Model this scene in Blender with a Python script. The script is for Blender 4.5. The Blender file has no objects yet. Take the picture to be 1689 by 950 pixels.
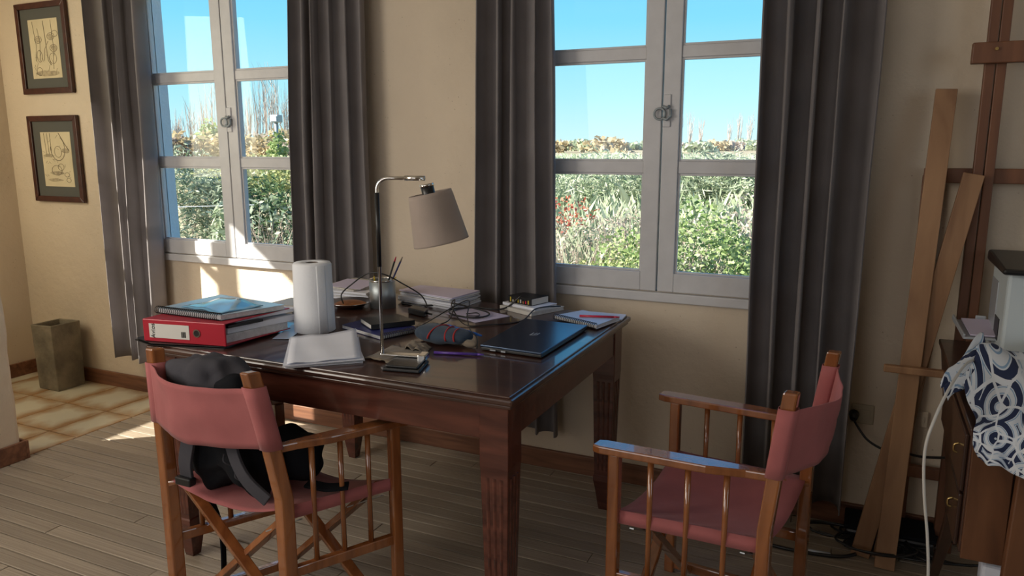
import bpy, bmesh, math, random
import numpy as np
from mathutils import Vector, Matrix, noise

S = bpy.context.scene
COL = S.collection
rnd = random.Random(7)
PI = math.pi

# ------------------------------------------------------------------ camera
cam_d = bpy.data.cameras.new('camera'); cam = bpy.data.objects.new('camera', cam_d); COL.objects.link(cam); S.camera = cam
cam_d.sensor_fit = 'HORIZONTAL'; cam_d.sensor_width = 36.0; cam_d.lens = 36.0 * 1250 / 1689
cam_d.clip_start = .05; cam_d.clip_end = 2000
yaw, pitch, roll = [math.radians(a) for a in (-25.0, 10.65, -0.1)]
fw = Vector((math.sin(yaw) * math.cos(pitch), math.cos(yaw) * math.cos(pitch), -math.sin(pitch)))
r0 = Vector((math.cos(yaw), -math.sin(yaw), 0)); u0 = r0.cross(fw)
rr = r0 * math.cos(roll) + u0 * math.sin(roll); uu = -r0 * math.sin(roll) + u0 * math.cos(roll)
M = Matrix((rr, uu, -fw)).transposed().to_4x4(); M.translation = Vector((0, 0, 1.41)); cam.matrix_world = M

# ------------------------------------------------------------------ sky
w = bpy.data.worlds.new('sky'); S.world = w; w.use_nodes = True
nt = w.node_tree; nt.nodes.clear()
wo = nt.nodes.new('ShaderNodeOutputWorld'); bg = nt.nodes.new('ShaderNodeBackground'); tc = nt.nodes.new('ShaderNodeTexCoord')
sx = nt.nodes.new('ShaderNodeSeparateXYZ'); cr = nt.nodes.new('ShaderNodeValToRGB')
nt.links.new(tc.outputs['Generated'], sx.inputs[0]); nt.links.new(sx.outputs['Z'], cr.inputs[0])
els = cr.color_ramp.elements
els[0].position = 0.0; els[0].color = (.66, .96, 1.0, 1)
els[1].position = 1.0; els[1].color = (.05, .22, .75, 1)
for p, c in ((.06, (.46, .88, 1.0, 1)), (.15, (.25, .74, 1.0, 1)), (.30, (.11, .52, 1.0, 1))):
    e = els.new(p); e.color = c
nt.links.new(cr.outputs[0], bg.inputs[0]); nt.links.new(bg.outputs[0], wo.inputs[0])
bg.inputs[1].default_value = 1.12

# ------------------------------------------------------------------ sun and added room fill light
SUN = Vector((1, .77, -.76)).normalized()
sd = bpy.data.lights.new('sun', 'SUN'); so = bpy.data.objects.new('sun', sd); COL.objects.link(so)
sd.energy = 18.0; sd.color = (1, .93, .80); sd.angle = math.radians(.6)
so.rotation_euler = SUN.to_track_quat('-Z', 'Y').to_euler(); so.location = (-8, -6, 8)

def area(name, loc, target, sx_, sy_, power, color):
    d = bpy.data.lights.new(name, 'AREA'); o = bpy.data.objects.new(name, d); COL.objects.link(o)
    d.shape = 'RECTANGLE'; d.size = sx_; d.size_y = sy_; d.energy = power; d.color = color
    o.location = loc; o.rotation_euler = (Vector(target) - Vector(loc)).to_track_quat('-Z', 'Y').to_euler()
    return o
area('fill_rear', (-1.6, -2.3, 1.75), (-1.6, 3, .8), 2.6, 1.3, 26, (.98, .97, .97))  # added unseen fill behind the camera; the rear wall has no window
area('fill_alcove', (-4.55, 1.55, 1.75), (-3.6, 2.9, 1.3), .6, 1.2, 15, (1.0, .86, .60))  # added warm fill lamp inside the alcove, on top of its window light
area('fill_room_left', (-3.2, .2, 1.7), (-.5, 2.2, .6), 1.4, 1.3, 42, (1.0, .93, .82))  # added lamp without a source there, lifts the floor at the left
area('fill_room_right', (2.5, .6, 1.6), (-.2, 2.5, .7), 1.4, 1.3, 11, (.72, .87, 1.0))  # added cool fill in front of the closed right wall, out of view

vs = S.view_settings; vs.view_transform = 'Standard'; vs.look = 'None'; vs.gamma = 1; vs.exposure = 0.0; vs.use_curve_mapping = False
try:
    S.cycles.use_denoising = True; S.cycles.max_bounces = 8; S.cycles.diffuse_bounces = 4; S.cycles.sample_clamp_indirect = 6
except Exception: pass

# ------------------------------------------------------------------ materials
MATS = {}
def newmat(name):
    m = bpy.data.materials.new(name); m.use_nodes = True; MATS[name] = m
    return m, m.node_tree, m.node_tree.nodes['Principled BSDF']
def setp(b, **k):
    for a, v in k.items():
        a = a.replace('_', ' ')
        if a in b.inputs: b.inputs[a].default_value = v
def plain(name, col, rough=.5, metal=0, spec=.5, bump=0, bscale=60, var=0, vscale=8, **k):
    m, t, b = newmat(name)
    b.inputs['Base Color'].default_value = (*col, 1); b.inputs['Roughness'].default_value = rough
    b.inputs['Metallic'].default_value = metal; b.inputs['Specular IOR Level'].default_value = spec
    setp(b, **k)
    c = t.nodes.new('ShaderNodeTexCoord')
    if var:
        n = t.nodes.new('ShaderNodeTexNoise'); n.inputs['Scale'].default_value = vscale; n.inputs['Detail'].default_value = 5
        t.links.new(c.outputs['Object'], n.inputs['Vector'])
        r = t.nodes.new('ShaderNodeValToRGB'); r.color_ramp.elements[0].position = .3; r.color_ramp.elements[1].position = .7
        r.color_ramp.elements[0].color = (*[x * (1 - var) for x in col], 1); r.color_ramp.elements[1].color = (*[min(1, x * (1 + var * .6)) for x in col], 1)
        t.links.new(n.outputs['Fac'], r.inputs[0]); t.links.new(r.outputs[0], b.inputs['Base Color'])
    if bump:
        n = t.nodes.new('ShaderNodeTexNoise'); n.inputs['Scale'].default_value = bscale; n.inputs['Detail'].default_value = 6
        t.links.new(c.outputs['Object'], n.inputs['Vector'])
        bp = t.nodes.new('ShaderNodeBump'); bp.inputs['Strength'].default_value = bump; bp.inputs['Distance'].default_value = .01
        t.links.new(n.outputs['Fac'], bp.inputs['Height']); t.links.new(bp.outputs[0], b.inputs['Normal'])
    return m
def wood(name, c1, c2, rough=.4, scale=(2, 30, 30), bump=.15, coat=0, objrand=0.0, spec=.5):
    m, t, b = newmat(name)
    c = t.nodes.new('ShaderNodeTexCoord'); mp = t.nodes.new('ShaderNodeMapping'); mp.inputs['Scale'].default_value = scale
    oi = t.nodes.new('ShaderNodeObjectInfo'); ad = t.nodes.new('ShaderNodeVectorMath'); ad.operation = 'ADD'
    mu = t.nodes.new('ShaderNodeMath'); mu.operation = 'MULTIPLY'; mu.inputs[1].default_value = 37.0
    t.links.new(oi.outputs['Random'], mu.inputs[0]); t.links.new(c.outputs['Object'], mp.inputs[0])
    t.links.new(mp.outputs[0], ad.inputs[0]); t.links.new(mu.outputs[0], ad.inputs[1])
    n = t.nodes.new('ShaderNodeTexNoise'); n.inputs['Scale'].default_value = 1.0; n.inputs['Detail'].default_value = 7; n.inputs['Distortion'].default_value = .6
    t.links.new(ad.outputs[0], n.inputs['Vector'])
    r = t.nodes.new('ShaderNodeValToRGB'); r.color_ramp.elements[0].position = .32; r.color_ramp.elements[1].position = .68
    r.color_ramp.elements[0].color = (*c1, 1); r.color_ramp.elements[1].color = (*c2, 1)
    t.links.new(n.outputs['Fac'], r.inputs[0]); out = r.outputs[0]
    if objrand:
        hs = t.nodes.new('ShaderNodeHueSaturation'); mr = t.nodes.new('ShaderNodeMapRange')
        mr.inputs['To Min'].default_value = 1 - objrand; mr.inputs['To Max'].default_value = 1 + objrand
        t.links.new(oi.outputs['Random'], mr.inputs[0]); t.links.new(mr.outputs[0], hs.inputs['Value']); t.links.new(out, hs.inputs['Color']); out = hs.outputs[0]
    t.links.new(out, b.inputs['Base Color'])
    b.inputs['Roughness'].default_value = rough; b.inputs['Specular IOR Level'].default_value = spec
    if coat: b.inputs['Coat Weight'].default_value = coat; b.inputs['Coat Roughness'].default_value = .035; setp(b, Coat_IOR=1.6)
    bp = t.nodes.new('ShaderNodeBump'); bp.inputs['Strength'].default_value = bump; bp.inputs['Distance'].default_value = .004
    t.links.new(n.outputs['Fac'], bp.inputs['Height']); t.links.new(bp.outputs[0], b.inputs['Normal'])
    return m
def plaster(name, col, bump=.55):
    m, t, b = newmat(name)
    c = t.nodes.new('ShaderNodeTexCoord')
    n1 = t.nodes.new('ShaderNodeTexNoise'); n1.inputs['Scale'].default_value = 1.3; n1.inputs['Detail'].default_value = 6
    n2 = t.nodes.new('ShaderNodeTexNoise'); n2.inputs['Scale'].default_value = 26; n2.inputs['Detail'].default_value = 8; n2.inputs['Roughness'].default_value = .6
    n3 = t.nodes.new('ShaderNodeTexVoronoi'); n3.inputs['Scale'].default_value = 38
    for n in (n1, n2, n3): t.links.new(c.outputs['Object'], n.inputs['Vector'])
    r = t.nodes.new('ShaderNodeValToRGB'); r.color_ramp.elements[0].position = .3; r.color_ramp.elements[1].position = .72
    r.color_ramp.elements[0].color = (*[x * .86 for x in col], 1); r.color_ramp.elements[1].color = (*[min(1, x * 1.06) for x in col], 1)
    t.links.new(n1.outputs['Fac'], r.inputs[0])
    # small dark pits scattered in the plaster
    lt = t.nodes.new('ShaderNodeValToRGB'); lt.color_ramp.elements[0].position = .04; lt.color_ramp.elements[1].position = .13
    lt.color_ramp.elements[0].color = (.62, .58, .55, 1); lt.color_ramp.elements[1].color = (1, 1, 1, 1)
    t.links.new(n3.outputs['Distance'], lt.inputs[0])
    nm = t.nodes.new('ShaderNodeTexNoise'); nm.inputs['Scale'].default_value = 9; t.links.new(c.outputs['Object'], nm.inputs['Vector'])
    gt = t.nodes.new('ShaderNodeMapRange'); gt.inputs['From Min'].default_value = .52; gt.inputs['From Max'].default_value = .62
    t.links.new(nm.outputs['Fac'], gt.inputs[0])
    mx = t.nodes.new('ShaderNodeMix'); mx.data_type = 'RGBA'; mx.blend_type = 'MULTIPLY'
    t.links.new(gt.outputs[0], mx.inputs['Factor']); t.links.new(r.outputs[0], mx.inputs['A']); t.links.new(lt.outputs[0], mx.inputs['B'])
    t.links.new(mx.outputs['Result'], b.inputs['Base Color']); b.inputs['Roughness'].default_value = .85; b.inputs['Specular IOR Level'].default_value = .2
    bp = t.nodes.new('ShaderNodeBump'); bp.inputs['Strength'].default_value = bump; bp.inputs['Distance'].default_value = .006
    t.links.new(n2.outputs['Fac'], bp.inputs['Height']); t.links.new(bp.outputs[0], b.inputs['Normal'])
    return m
def fabric(name, col, transl=0.0, weave=900, rough=.9, var=.12, sheen=.12):
    m, t, b = newmat(name)
    c = t.nodes.new('ShaderNodeTexCoord')
    n = t.nodes.new('ShaderNodeTexNoise'); n.inputs['Scale'].default_value = 7; n.inputs['Detail'].default_value = 4
    t.links.new(c.outputs['Object'], n.inputs['Vector'])
    r = t.nodes.new('ShaderNodeValToRGB'); r.color_ramp.elements[0].position = .3; r.color_ramp.elements[1].position = .7
    r.color_ramp.elements[0].color = (*[x * (1 - var) for x in col], 1); r.color_ramp.elements[1].color = (*[min(1, x * (1 + var)) for x in col], 1)
    t.links.new(n.outputs['Fac'], r.inputs[0]); t.links.new(r.outputs[0], b.inputs['Base Color'])
    b.inputs['Roughness'].default_value = rough; b.inputs['Specular IOR Level'].default_value = .15; setp(b, Sheen_Weight=sheen)
    v = t.nodes.new('ShaderNodeTexNoise'); v.inputs['Scale'].default_value = weave * .3; t.links.new(c.outputs['Object'], v.inputs['Vector'])
    bp = t.nodes.new('ShaderNodeBump'); bp.inputs['Strength'].default_value = .25; bp.inputs['Distance'].default_value = .002
    t.links.new(v.outputs['Fac'], bp.inputs['Height']); t.links.new(bp.outputs[0], b.inputs['Normal'])
    if transl:
        tr = t.nodes.new('ShaderNodeBsdfTranslucent'); tr.inputs['Color'].default_value = (*[min(1, x * 1.3) for x in col], 1)
        ms = t.nodes.new('ShaderNodeMixShader'); ms.inputs[0].default_value = transl
        o = t.nodes['Material Output']
        t.links.new(b.outputs[0], ms.inputs[1]); t.links.new(tr.outputs[0], ms.inputs[2]); t.links.new(ms.outputs[0], o.inputs[0])
    return m
def leafmat(name, c1, c2, transl=.35):
    m, t, b = newmat(name)
    g = t.nodes.new('ShaderNodeNewGeometry'); r = t.nodes.new('ShaderNodeValToRGB')
    r.color_ramp.elements[0].color = (*c1, 1); r.color_ramp.elements[1].color = (*c2, 1)
    t.links.new(g.outputs['Random Per Island'], r.inputs[0]); t.links.new(r.outputs[0], b.inputs['Base Color']); b.inputs['Roughness'].default_value = .55
    tr = t.nodes.new('ShaderNodeBsdfTranslucent'); t.links.new(r.outputs[0], tr.inputs['Color'])
    ms = t.nodes.new('ShaderNodeMixShader'); ms.inputs[0].default_value = transl; o = t.nodes['Material Output']
    t.links.new(b.outputs[0], ms.inputs[1]); t.links.new(tr.outputs[0], ms.inputs[2]); t.links.new(ms.outputs[0], o.inputs[0])
    return m

m_wall = plaster('wall_plaster', (.68, .575, .45), .8)
m_ceil = plain('ceiling_paint', (.62, .56, .46), .9, bump=.2)
m_white_wood = plain('window_paint', (.60, .595, .61), .42, var=.06, vscale=14, bump=.12, bscale=40)
m_reveal = plain('reveal_paint', (.72, .76, .78), .7, bump=.3)
m_plank = wood('plank_wood', (.225, .175, .130), (.45, .375, .285), .38, (3, 40, 40), .35, objrand=.14, spec=.5)
m_gap = plain('dark_gap', (.025, .018, .012), .9)
m_base = wood('baseboard_wood', (.12, .048, .026), (.24, .105, .055), .5, (3, 40, 40), .2)
m_table = wood('table_wood', (.055, .015, .010), (.13, .040, .025), .26, (4, 26, 26), .10, coat=.25)
m_table_top = wood('table_top_wood', (.030, .012, .009), (.075, .030, .019), .30, (4, 22, 22), .10, coat=.55)
m_chair = wood('varnished_wood', (.19, .058, .016), (.36, .125, .036), .25, (22, 22, 3), .05, coat=1.0)
m_canvas = fabric('pink_canvas', (.42, .135, .135), .06)
m_curtain = fabric('curtain_cloth', (.26, .238, .24), .24)
m_curtain_l = fabric('curtain_lining', (.40, .37, .33), .2)
m_steel = plain('chrome', (.75, .74, .72), .14, 1)
m_dull_steel = plain('brushed_steel', (.46, .50, .52), .5, 1, var=.15)
m_brass = plain('brass', (.62, .45, .18), .3, 1)
m_black = plain('black_plastic', (.012, .012, .013), .35)
m_blackcloth = fabric('black_nylon', (.008, .009, .012), 0, sheen=0)
m_greycloth = fabric('charcoal_nylon', (.062, .060, .070), 0, sheen=0)
m_paper = plain('white_paper', (.76, .78, .86), .6, var=.03)
m_paper_edge = plain('paper_edges', (.62, .62, .64), .8, bump=.4, bscale=200, var=.15, vscale=60)
m_paper_lav = plain('lavender_paper', (.62, .56, .72), .6)
m_bluepaper = plain('bluish_paper', (.52, .62, .82), .35)
m_news = plain('newsprint', (.50, .47, .43), .8, var=.25, vscale=40)
m_red = plain('binder_red', (.40, .012, .030), .35)
m_label = plain('label_paper', (.62, .60, .56), .7)
m_blue_plastic = plain('blue_translucent_cover', (.16, .38, .58), .12, var=.2, vscale=9)
m_navy = plain('navy_card', (.03, .035, .16), .35, var=.5, vscale=25)
m_teal = plain('teal_card', (.01, .09, .10), .3)
m_laptop = plain('laptop_metal', (.07, .10, .16), .27, .85)
m_silver = plain('silver_plastic', (.45, .48, .52), .35, .3)
m_printer = plain('printer_plastic', (.56, .62, .64), .45)
m_cement = plain('cement', (.20, .17, .12), .85, var=.5, vscale=9, bump=.5, bscale=45)
m_picframe = wood('frame_wood', (.035, .010, .007), (.075, .022, .014), .35, (20, 20, 20), .1)
m_mat = plain('grey_mat', (.085, .085, .075), .8)
m_shade = fabric('lampshade_linen', (.48, .40, .35), .25)
m_towel = plain('paper_towel', (.84, .86, .90), .9, bump=.10, bscale=90)
m_core = plain('cardboard', (.12, .09, .07), .9)
m_pine = wood('pine_wood', (.21, .105, .05), (.36, .20, .10), .6, (14, 14, 2), .15)
m_easel = wood('easel_wood', (.115, .045, .022), (.22, .09, .042), .5, (16, 16, 2), .15)
m_cab = wood('cabinet_wood', (.085, .034, .016), (.18, .075, .034), .32, (12, 12, 2.5), .1, coat=.2)
m_cabdark = wood('cabinet_dark_wood', (.030, .013, .009), (.075, .034, .022), .3, (12, 12, 3), .1, coat=.3)
m_outlet = plain('ivory_plastic', (.42, .36, .26), .4)
m_greyp = plain('grey_plastic', (.30, .31, .31), .5)
m_blue = plain('blue_plastic', (.015, .13, .55), .3)
m_purple = plain('purple_plastic', (.10, .04, .32), .3)
m_redp = plain('red_plastic', (.50, .015, .05), .3)
m_yellow = plain('yellow_paint', (.65, .48, .05), .4)
m_green = plain('green_paint', (.05, .25, .08), .4)
m_denim = fabric('denim', (.045, .065, .095), 0)
m_redthread = fabric('red_embroidery', (.38, .03, .03), 0)
m_khaki = fabric('khaki_cloth', (.20, .165, .125), 0)
m_orange = plain('copper_fill', (.42, .17, .06), .45, .5, var=.3, vscale=60)
m_cover = plain('white_cover', (.60, .58, .54), .5)
m_cream = plain('cream_paint', (.55, .50, .42), .6)
m_metalgrey = plain('galvanised_metal', (.30, .34, .36), .5, .3)
m_soil = plain('dry_soil', (.30, .25, .15), 1, var=.4, vscale=.6)
m_bark = plain('bark', (.36, .29, .24), .9, var=.3, vscale=6)
m_twig = plain('twig', (.42, .33, .27), .9)
m_farbldg = plain('far_building_plaster', (.62, .50, .42), .9)

# clear window glass
mg, t, b = newmat('window_glass')
t.nodes.remove(b); o_ = t.nodes['Material Output']
tr = t.nodes.new('ShaderNodeBsdfTransparent'); gl = t.nodes.new('ShaderNodeBsdfGlossy'); gl.inputs['Roughness'].default_value = .01
ms = t.nodes.new('ShaderNodeMixShader'); lw = t.nodes.new('ShaderNodeLayerWeight'); lw.inputs[0].default_value = .5
fr = t.nodes.new('ShaderNodeMath'); fr.operation = 'POWER'; fr.inputs[1].default_value = 4.0
fr2 = t.nodes.new('ShaderNodeMath'); fr2.operation = 'MULTIPLY_ADD'; fr2.inputs[1].default_value = .45; fr2.inputs[2].default_value = .022
t.links.new(lw.outputs['Facing'], fr.inputs[0]); t.links.new(fr.outputs[0], fr2.inputs[0]); fr = fr2
tr.inputs[0].default_value = (.97, .985, .99, 1)
t.links.new(fr.outputs[0], ms.inputs[0]); t.links.new(tr.outputs[0], ms.inputs[1]); t.links.new(gl.outputs[0], ms.inputs[2]); t.links.new(ms.outputs[0], o_.inputs[0])
m_glass = mg

# floor tile: cream centre, rusty mottled edges (pattern of the glaze)
m_tile, t, b = newmat('glazed_tile')
c = t.nodes.new('ShaderNodeTexCoord'); n = t.nodes.new('ShaderNodeTexNoise'); n.inputs['Scale'].default_value = 9; n.inputs['Detail'].default_value = 6
t.links.new(c.outputs['Object'], n.inputs['Vector'])
sep = t.nodes.new('ShaderNodeSeparateXYZ'); t.links.new(c.outputs['Generated'], sep.inputs[0])
def mth(op, a, b_=None, v=None):
    q = t.nodes.new('ShaderNodeMath'); q.operation = op
    t.links.new(a, q.inputs[0])
    if b_ is not None: t.links.new(b_, q.inputs[1])
    if v is not None: q.inputs[1].default_value = v
    return q.outputs[0]
ax = mth('ABSOLUTE', mth('SUBTRACT', sep.outputs[0], v=.5)); ay = mth('ABSOLUTE', mth('SUBTRACT', sep.outputs[1], v=.5))
ed = mth('MAXIMUM', ax, ay); ed = mth('ADD', ed, mth('MULTIPLY', mth('SUBTRACT', n.outputs['Fac'], v=.5), v=.5))
r = t.nodes.new('ShaderNodeValToRGB'); r.color_ramp.elements[0].position = .25; r.color_ramp.elements[1].position = .5
r.color_ramp.elements[0].color = (.60, .55, .42, 1); r.color_ramp.elements[1].color = (.38, .22, .10, 1)
t.links.new(ed, r.inputs[0]); t.links.new(r.outputs[0], b.inputs['Base Color']); b.inputs['Roughness'].default_value = .3
m_grout = plain('grout', (.14, .075, .04), .95)

# patterned cloth: navy, pale blue and white rings and leaves
m_print, t, b = newmat('printed_cloth')
c = t.nodes.new('ShaderNodeUVMap'); c.uv_map = 'UVMap'
nz = t.nodes.new('ShaderNodeTexNoise'); nz.inputs['Scale'].default_value = 3; t.links.new(c.outputs[0], nz.inputs['Vector'])
mxv = t.nodes.new('ShaderNodeMix'); mxv.data_type = 'RGBA'; mxv.inputs['Factor'].default_value = .09
t.links.new(c.outputs[0], mxv.inputs['A']); t.links.new(nz.outputs['Color'], mxv.inputs['B'])
v1 = t.nodes.new('ShaderNodeTexVoronoi'); v1.inputs['Scale'].default_value = 5.0; v1.inputs['Randomness'].default_value = .55; t.links.new(mxv.outputs['Result'], v1.inputs['Vector'])
wv = mth('MULTIPLY', v1.outputs['Distance'], v=21.0); wv = mth('SINE', wv)
v2 = t.nodes.new('ShaderNodeTexVoronoi'); v2.feature = 'DISTANCE_TO_EDGE'; v2.inputs['Scale'].default_value = 9; t.links.new(mxv.outputs['Result'], v2.inputs['Vector'])
r1 = t.nodes.new('ShaderNodeValToRGB'); r1.color_ramp.interpolation = 'CONSTANT'
E_ = r1.color_ramp.elements; E_[0].position = 0; E_[0].color = (.012, .022, .07, 1); E_[1].position = .42; E_[1].color = (.56, .62, .70, 1)
e = E_.new(.60); e.color = (.22, .34, .50, 1); e = E_.new(.80); e.color = (.60, .64, .70, 1)
ma = mth('ADD', mth('MULTIPLY', wv, v=.5), v=.5); t.links.new(ma, r1.inputs[0])
r2 = t.nodes.new('ShaderNodeValToRGB'); r2.color_ramp.interpolation = 'CONSTANT'; r2.color_ramp.elements[0].color = (0, 0, 0, 1); r2.color_ramp.elements[1].position = .055; r2.color_ramp.elements[1].color = (1, 1, 1, 1)
t.links.new(v2.outputs['Distance'], r2.inputs[0])
mx = t.nodes.new('ShaderNodeMix'); mx.data_type = 'RGBA'; t.links.new(r2.outputs[0], mx.inputs['Factor'])
mx.inputs['A'].default_value = (.66, .70, .76, 1); t.links.new(r1.outputs[0], mx.inputs['B'])
t.links.new(mx.outputs['Result'], b.inputs['Base Color']); b.inputs['Roughness'].default_value = .85

# pencil drawing on cream paper (flat print)
m_draw = plain('drawing_paper', (.62, .53, .35), .8, var=.12, vscale=7)
m_pencil = plain('pencil_line', (.16, .125, .085), .9)
m_pencil_soft = plain('pencil_shading', (.40, .33, .215), .9, var=.35, vscale=50)

# ------------------------------------------------------------------ mesh helpers
ORG = {}
class MB:
    def __init__(s): s.v = []; s.f = []
    def add(s, vs_, fs):
        k = len(s.v); s.v += [tuple(p) for p in vs_]; s.f += [tuple(i + k for i in q) for q in fs]; return s
    def box(s, x0, x1, y0, y1, z0, z1):
        vv = [(x0, y0, z0), (x1, y0, z0), (x1, y1, z0), (x0, y1, z0), (x0, y0, z1), (x1, y0, z1), (x1, y1, z1), (x0, y1, z1)]
        return s.add(vv, BOXF)
    def prism(s, quad, z0, z1, inset=0):
        n_ = len(quad)
        a = [(p[0], p[1], z0 if not isinstance(z0, (list, tuple)) else z0[i]) for i, p in enumerate(quad)]
        b_ = [(p[0], p[1], z1 if not isinstance(z1, (list, tuple)) else z1[i]) for i, p in enumerate(quad)]
        return s.add(a + b_, [tuple(range(n_ - 1, -1, -1)), tuple(range(n_, 2 * n_))] + [(i, (i + 1) % n_, n_ + (i + 1) % n_, n_ + i) for i in range(n_)])
    def bar(s, p0, p1, w_, h_, up=(0, 0, 1), w2=None, h2=None):
        p0 = Vector(p0); p1 = Vector(p1); d = (p1 - p0).normalized(); up = Vector(up)
        sx_ = d.cross(up)
        if sx_.length < 1e-4: sx_ = d.cross(Vector((0, 1, 0)))
        sx_.normalize(); sy_ = sx_.cross(d).normalized(); vv = []
        for p, a, c_ in ((p0, w_, h_), (p1, w2 or w_, h2 or h_)):
            for i, j in ((-1, -1), (1, -1), (1, 1), (-1, 1)): vv.append(p + sx_ * a * .5 * i + sy_ * c_ * .5 * j)
        return s.add(vv, [(3, 2, 1, 0), (4, 5, 6, 7), (0, 1, 5, 4), (1, 2, 6, 5), (2, 3, 7, 6), (3, 0, 4, 7)])
    def tube(s, pts, r, n_=8, cap=True):
        pts = [Vector(p) for p in pts]; rs = r if isinstance(r, (list, tuple)) else [r] * len(pts)
        vv = []; ff = []; prev = None
        for i, p in enumerate(pts):
            d = (pts[min(i + 1, len(pts) - 1)] - pts[max(i - 1, 0)]).normalized()
            if prev is None:
                a = d.cross(Vector((0, 0, 1)))
                if a.length < .1: a = d.cross(Vector((1, 0, 0)))
            else: a = prev - d * prev.dot(d)
            a.normalize(); prev = a; b_ = d.cross(a)
            for k in range(n_):
                t_ = 2 * PI * k / n_; vv.append(p + (a * math.cos(t_) + b_ * math.sin(t_)) * rs[i])
        for i in range(len(pts) - 1):
            for k in range(n_): ff.append((i * n_ + k, i * n_ + (k + 1) % n_, (i + 1) * n_ + (k + 1) % n_, (i + 1) * n_ + k))
        if cap: ff.append(tuple(range(n_ - 1, -1, -1))); ff.append(tuple((len(pts) - 1) * n_ + k for k in range(n_)))
        return s.add(vv, ff)
    def lathe(s, prof, c_=(0, 0, 0), n_=32, mat=None, cap=True):
        vv = []; ff = []
        for rr_, zz in prof:
            for k in range(n_):
                t_ = 2 * PI * k / n_; p = Vector((rr_ * math.cos(t_), rr_ * math.sin(t_), zz))
                if mat: p = mat @ p
                vv.append(p + Vector(c_))
        for i in range(len(prof) - 1):
            for k in range(n_): ff.append((i * n_ + k, i * n_ + (k + 1) % n_, (i + 1) * n_ + (k + 1) % n_, (i + 1) * n_ + k))
        if cap: ff.append(tuple(range(n_ - 1, -1, -1))); ff.append(tuple((len(prof) - 1) * n_ + k for k in range(n_)))
        return s.add(vv, ff)
BOXF = [(0, 3, 2, 1), (4, 5, 6, 7), (0, 1, 5, 4), (1, 2, 6, 5), (2, 3, 7, 6), (3, 0, 4, 7)]

def obj(name, mb, m, parent=None, bevel=0, smooth=False, sub=0, solid=0, origin=None):
    v = np.array([tuple(p) for p in mb.v], dtype=float)
    if parent is not None: org = np.array(ORG[parent.name])
    elif origin is not None: org = np.array(origin)
    else: org = np.array([(v[:, 0].min() + v[:, 0].max()) / 2, (v[:, 1].min() + v[:, 1].max()) / 2, v[:, 2].min()])
    me = bpy.data.meshes.new(name); me.from_pydata((v - org).tolist(), [], mb.f); me.update()
    o = bpy.data.objects.new(name, me); COL.objects.link(o)
    if m: me.materials.append(m)
    if parent is not None: o.parent = parent
    else: o.location = org
    ORG[o.name] = tuple(org)
    if smooth:
        for p in me.polygons: p.use_smooth = True
    if solid:
        md = o.modifiers.new('s', 'SOLIDIFY'); md.thickness = solid
    if bevel:
        md = o.modifiers.new('b', 'BEVEL'); md.width = bevel; md.segments = 2; md.limit_method = 'ANGLE'; md.angle_limit = math.radians(40)
    if sub:
        md = o.modifiers.new('u', 'SUBSURF'); md.levels = sub; md.render_levels = sub
    return o
def empty(name, loc):
    o = bpy.data.objects.new(name, None); COL.objects.link(o); o.location = loc; o.empty_display_size = .1; ORG[o.name] = tuple(loc); return o
def tag(o, label=None, cat=None, group=None, kind=None):
    if label: o['label'] = label
    if cat: o['category'] = cat
    if group: o['group'] = group
    if kind: o['kind'] = kind
    return o
def thing(name, loc, label, cat, group=None): return tag(empty(name, loc), label, cat, group)
def smoothpath(pts, k=6):
    pts = [Vector(p) for p in pts]; out = []
    for i in range(len(pts) - 1):
        p0 = pts[max(i - 1, 0)]; p1 = pts[i]; p2 = pts[i + 1]; p3 = pts[min(i + 2, len(pts) - 1)]
        for j in range(k):
            t_ = j / k
            out.append(.5 * ((2 * p1) + (p2 - p0) * t_ + (2 * p0 - 5 * p1 + 4 * p2 - p3) * t_ * t_ + (3 * p1 - p0 - 3 * p2 + p3) * t_ ** 3))
    out.append(pts[-1]); return out
def Bx(*a): return MB().box(*a)
def instance(src, name=None):
    c_ = src.copy(); COL.objects.link(c_); return c_

# ------------------------------------------------------------------ SETTING
YW = 2.95; XL = -4.72; XR = 2.7; YB = -2.7; ZC = 2.75; XJ = -3.42; WT = .10
def struct(name, mb, m, **k): return tag(obj(name, mb, m, **k), kind='structure')
W1 = (-3.545, -2.365, .835, 2.26); W2 = (-1.325, -.145, .835, 2.26)
mb = MB()
xs = [XL - .3, W1[0], W1[1], W2[0], W2[1], XR + .2]
mb.box(xs[0], xs[1], YW, YW + WT, -.05, ZC); mb.box(xs[2], xs[3], YW, YW + WT, -.05, ZC); mb.box(xs[4], xs[5], YW, YW + WT, -.05, ZC)
for W in (W1, W2):
    mb.box(W[0], W[1], YW, YW + WT, -.05, W[2]); mb.box(W[0], W[1], YW, YW + WT, W[3], ZC)
struct('wall_front', mb, m_wall)
# alcove wall on the left with its own window opening
mb = MB(); AW = (1.03, 2.24, 1.09, 2.50)
mb.box(XL - .14, XL, -.05, AW[0], -.05, ZC).box(XL - .14, XL, AW[1], YW, -.05, ZC).box(XL - .14, XL, AW[0], AW[1], -.05, AW[2]).box(XL - .14, XL, AW[0], AW[1], AW[3], ZC)
struct('wall_left', mb, m_wall)
struct('wall_alcove_end', Bx(XL, XJ - .28, -.05, .05, -.05, ZC), m_wall)
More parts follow.
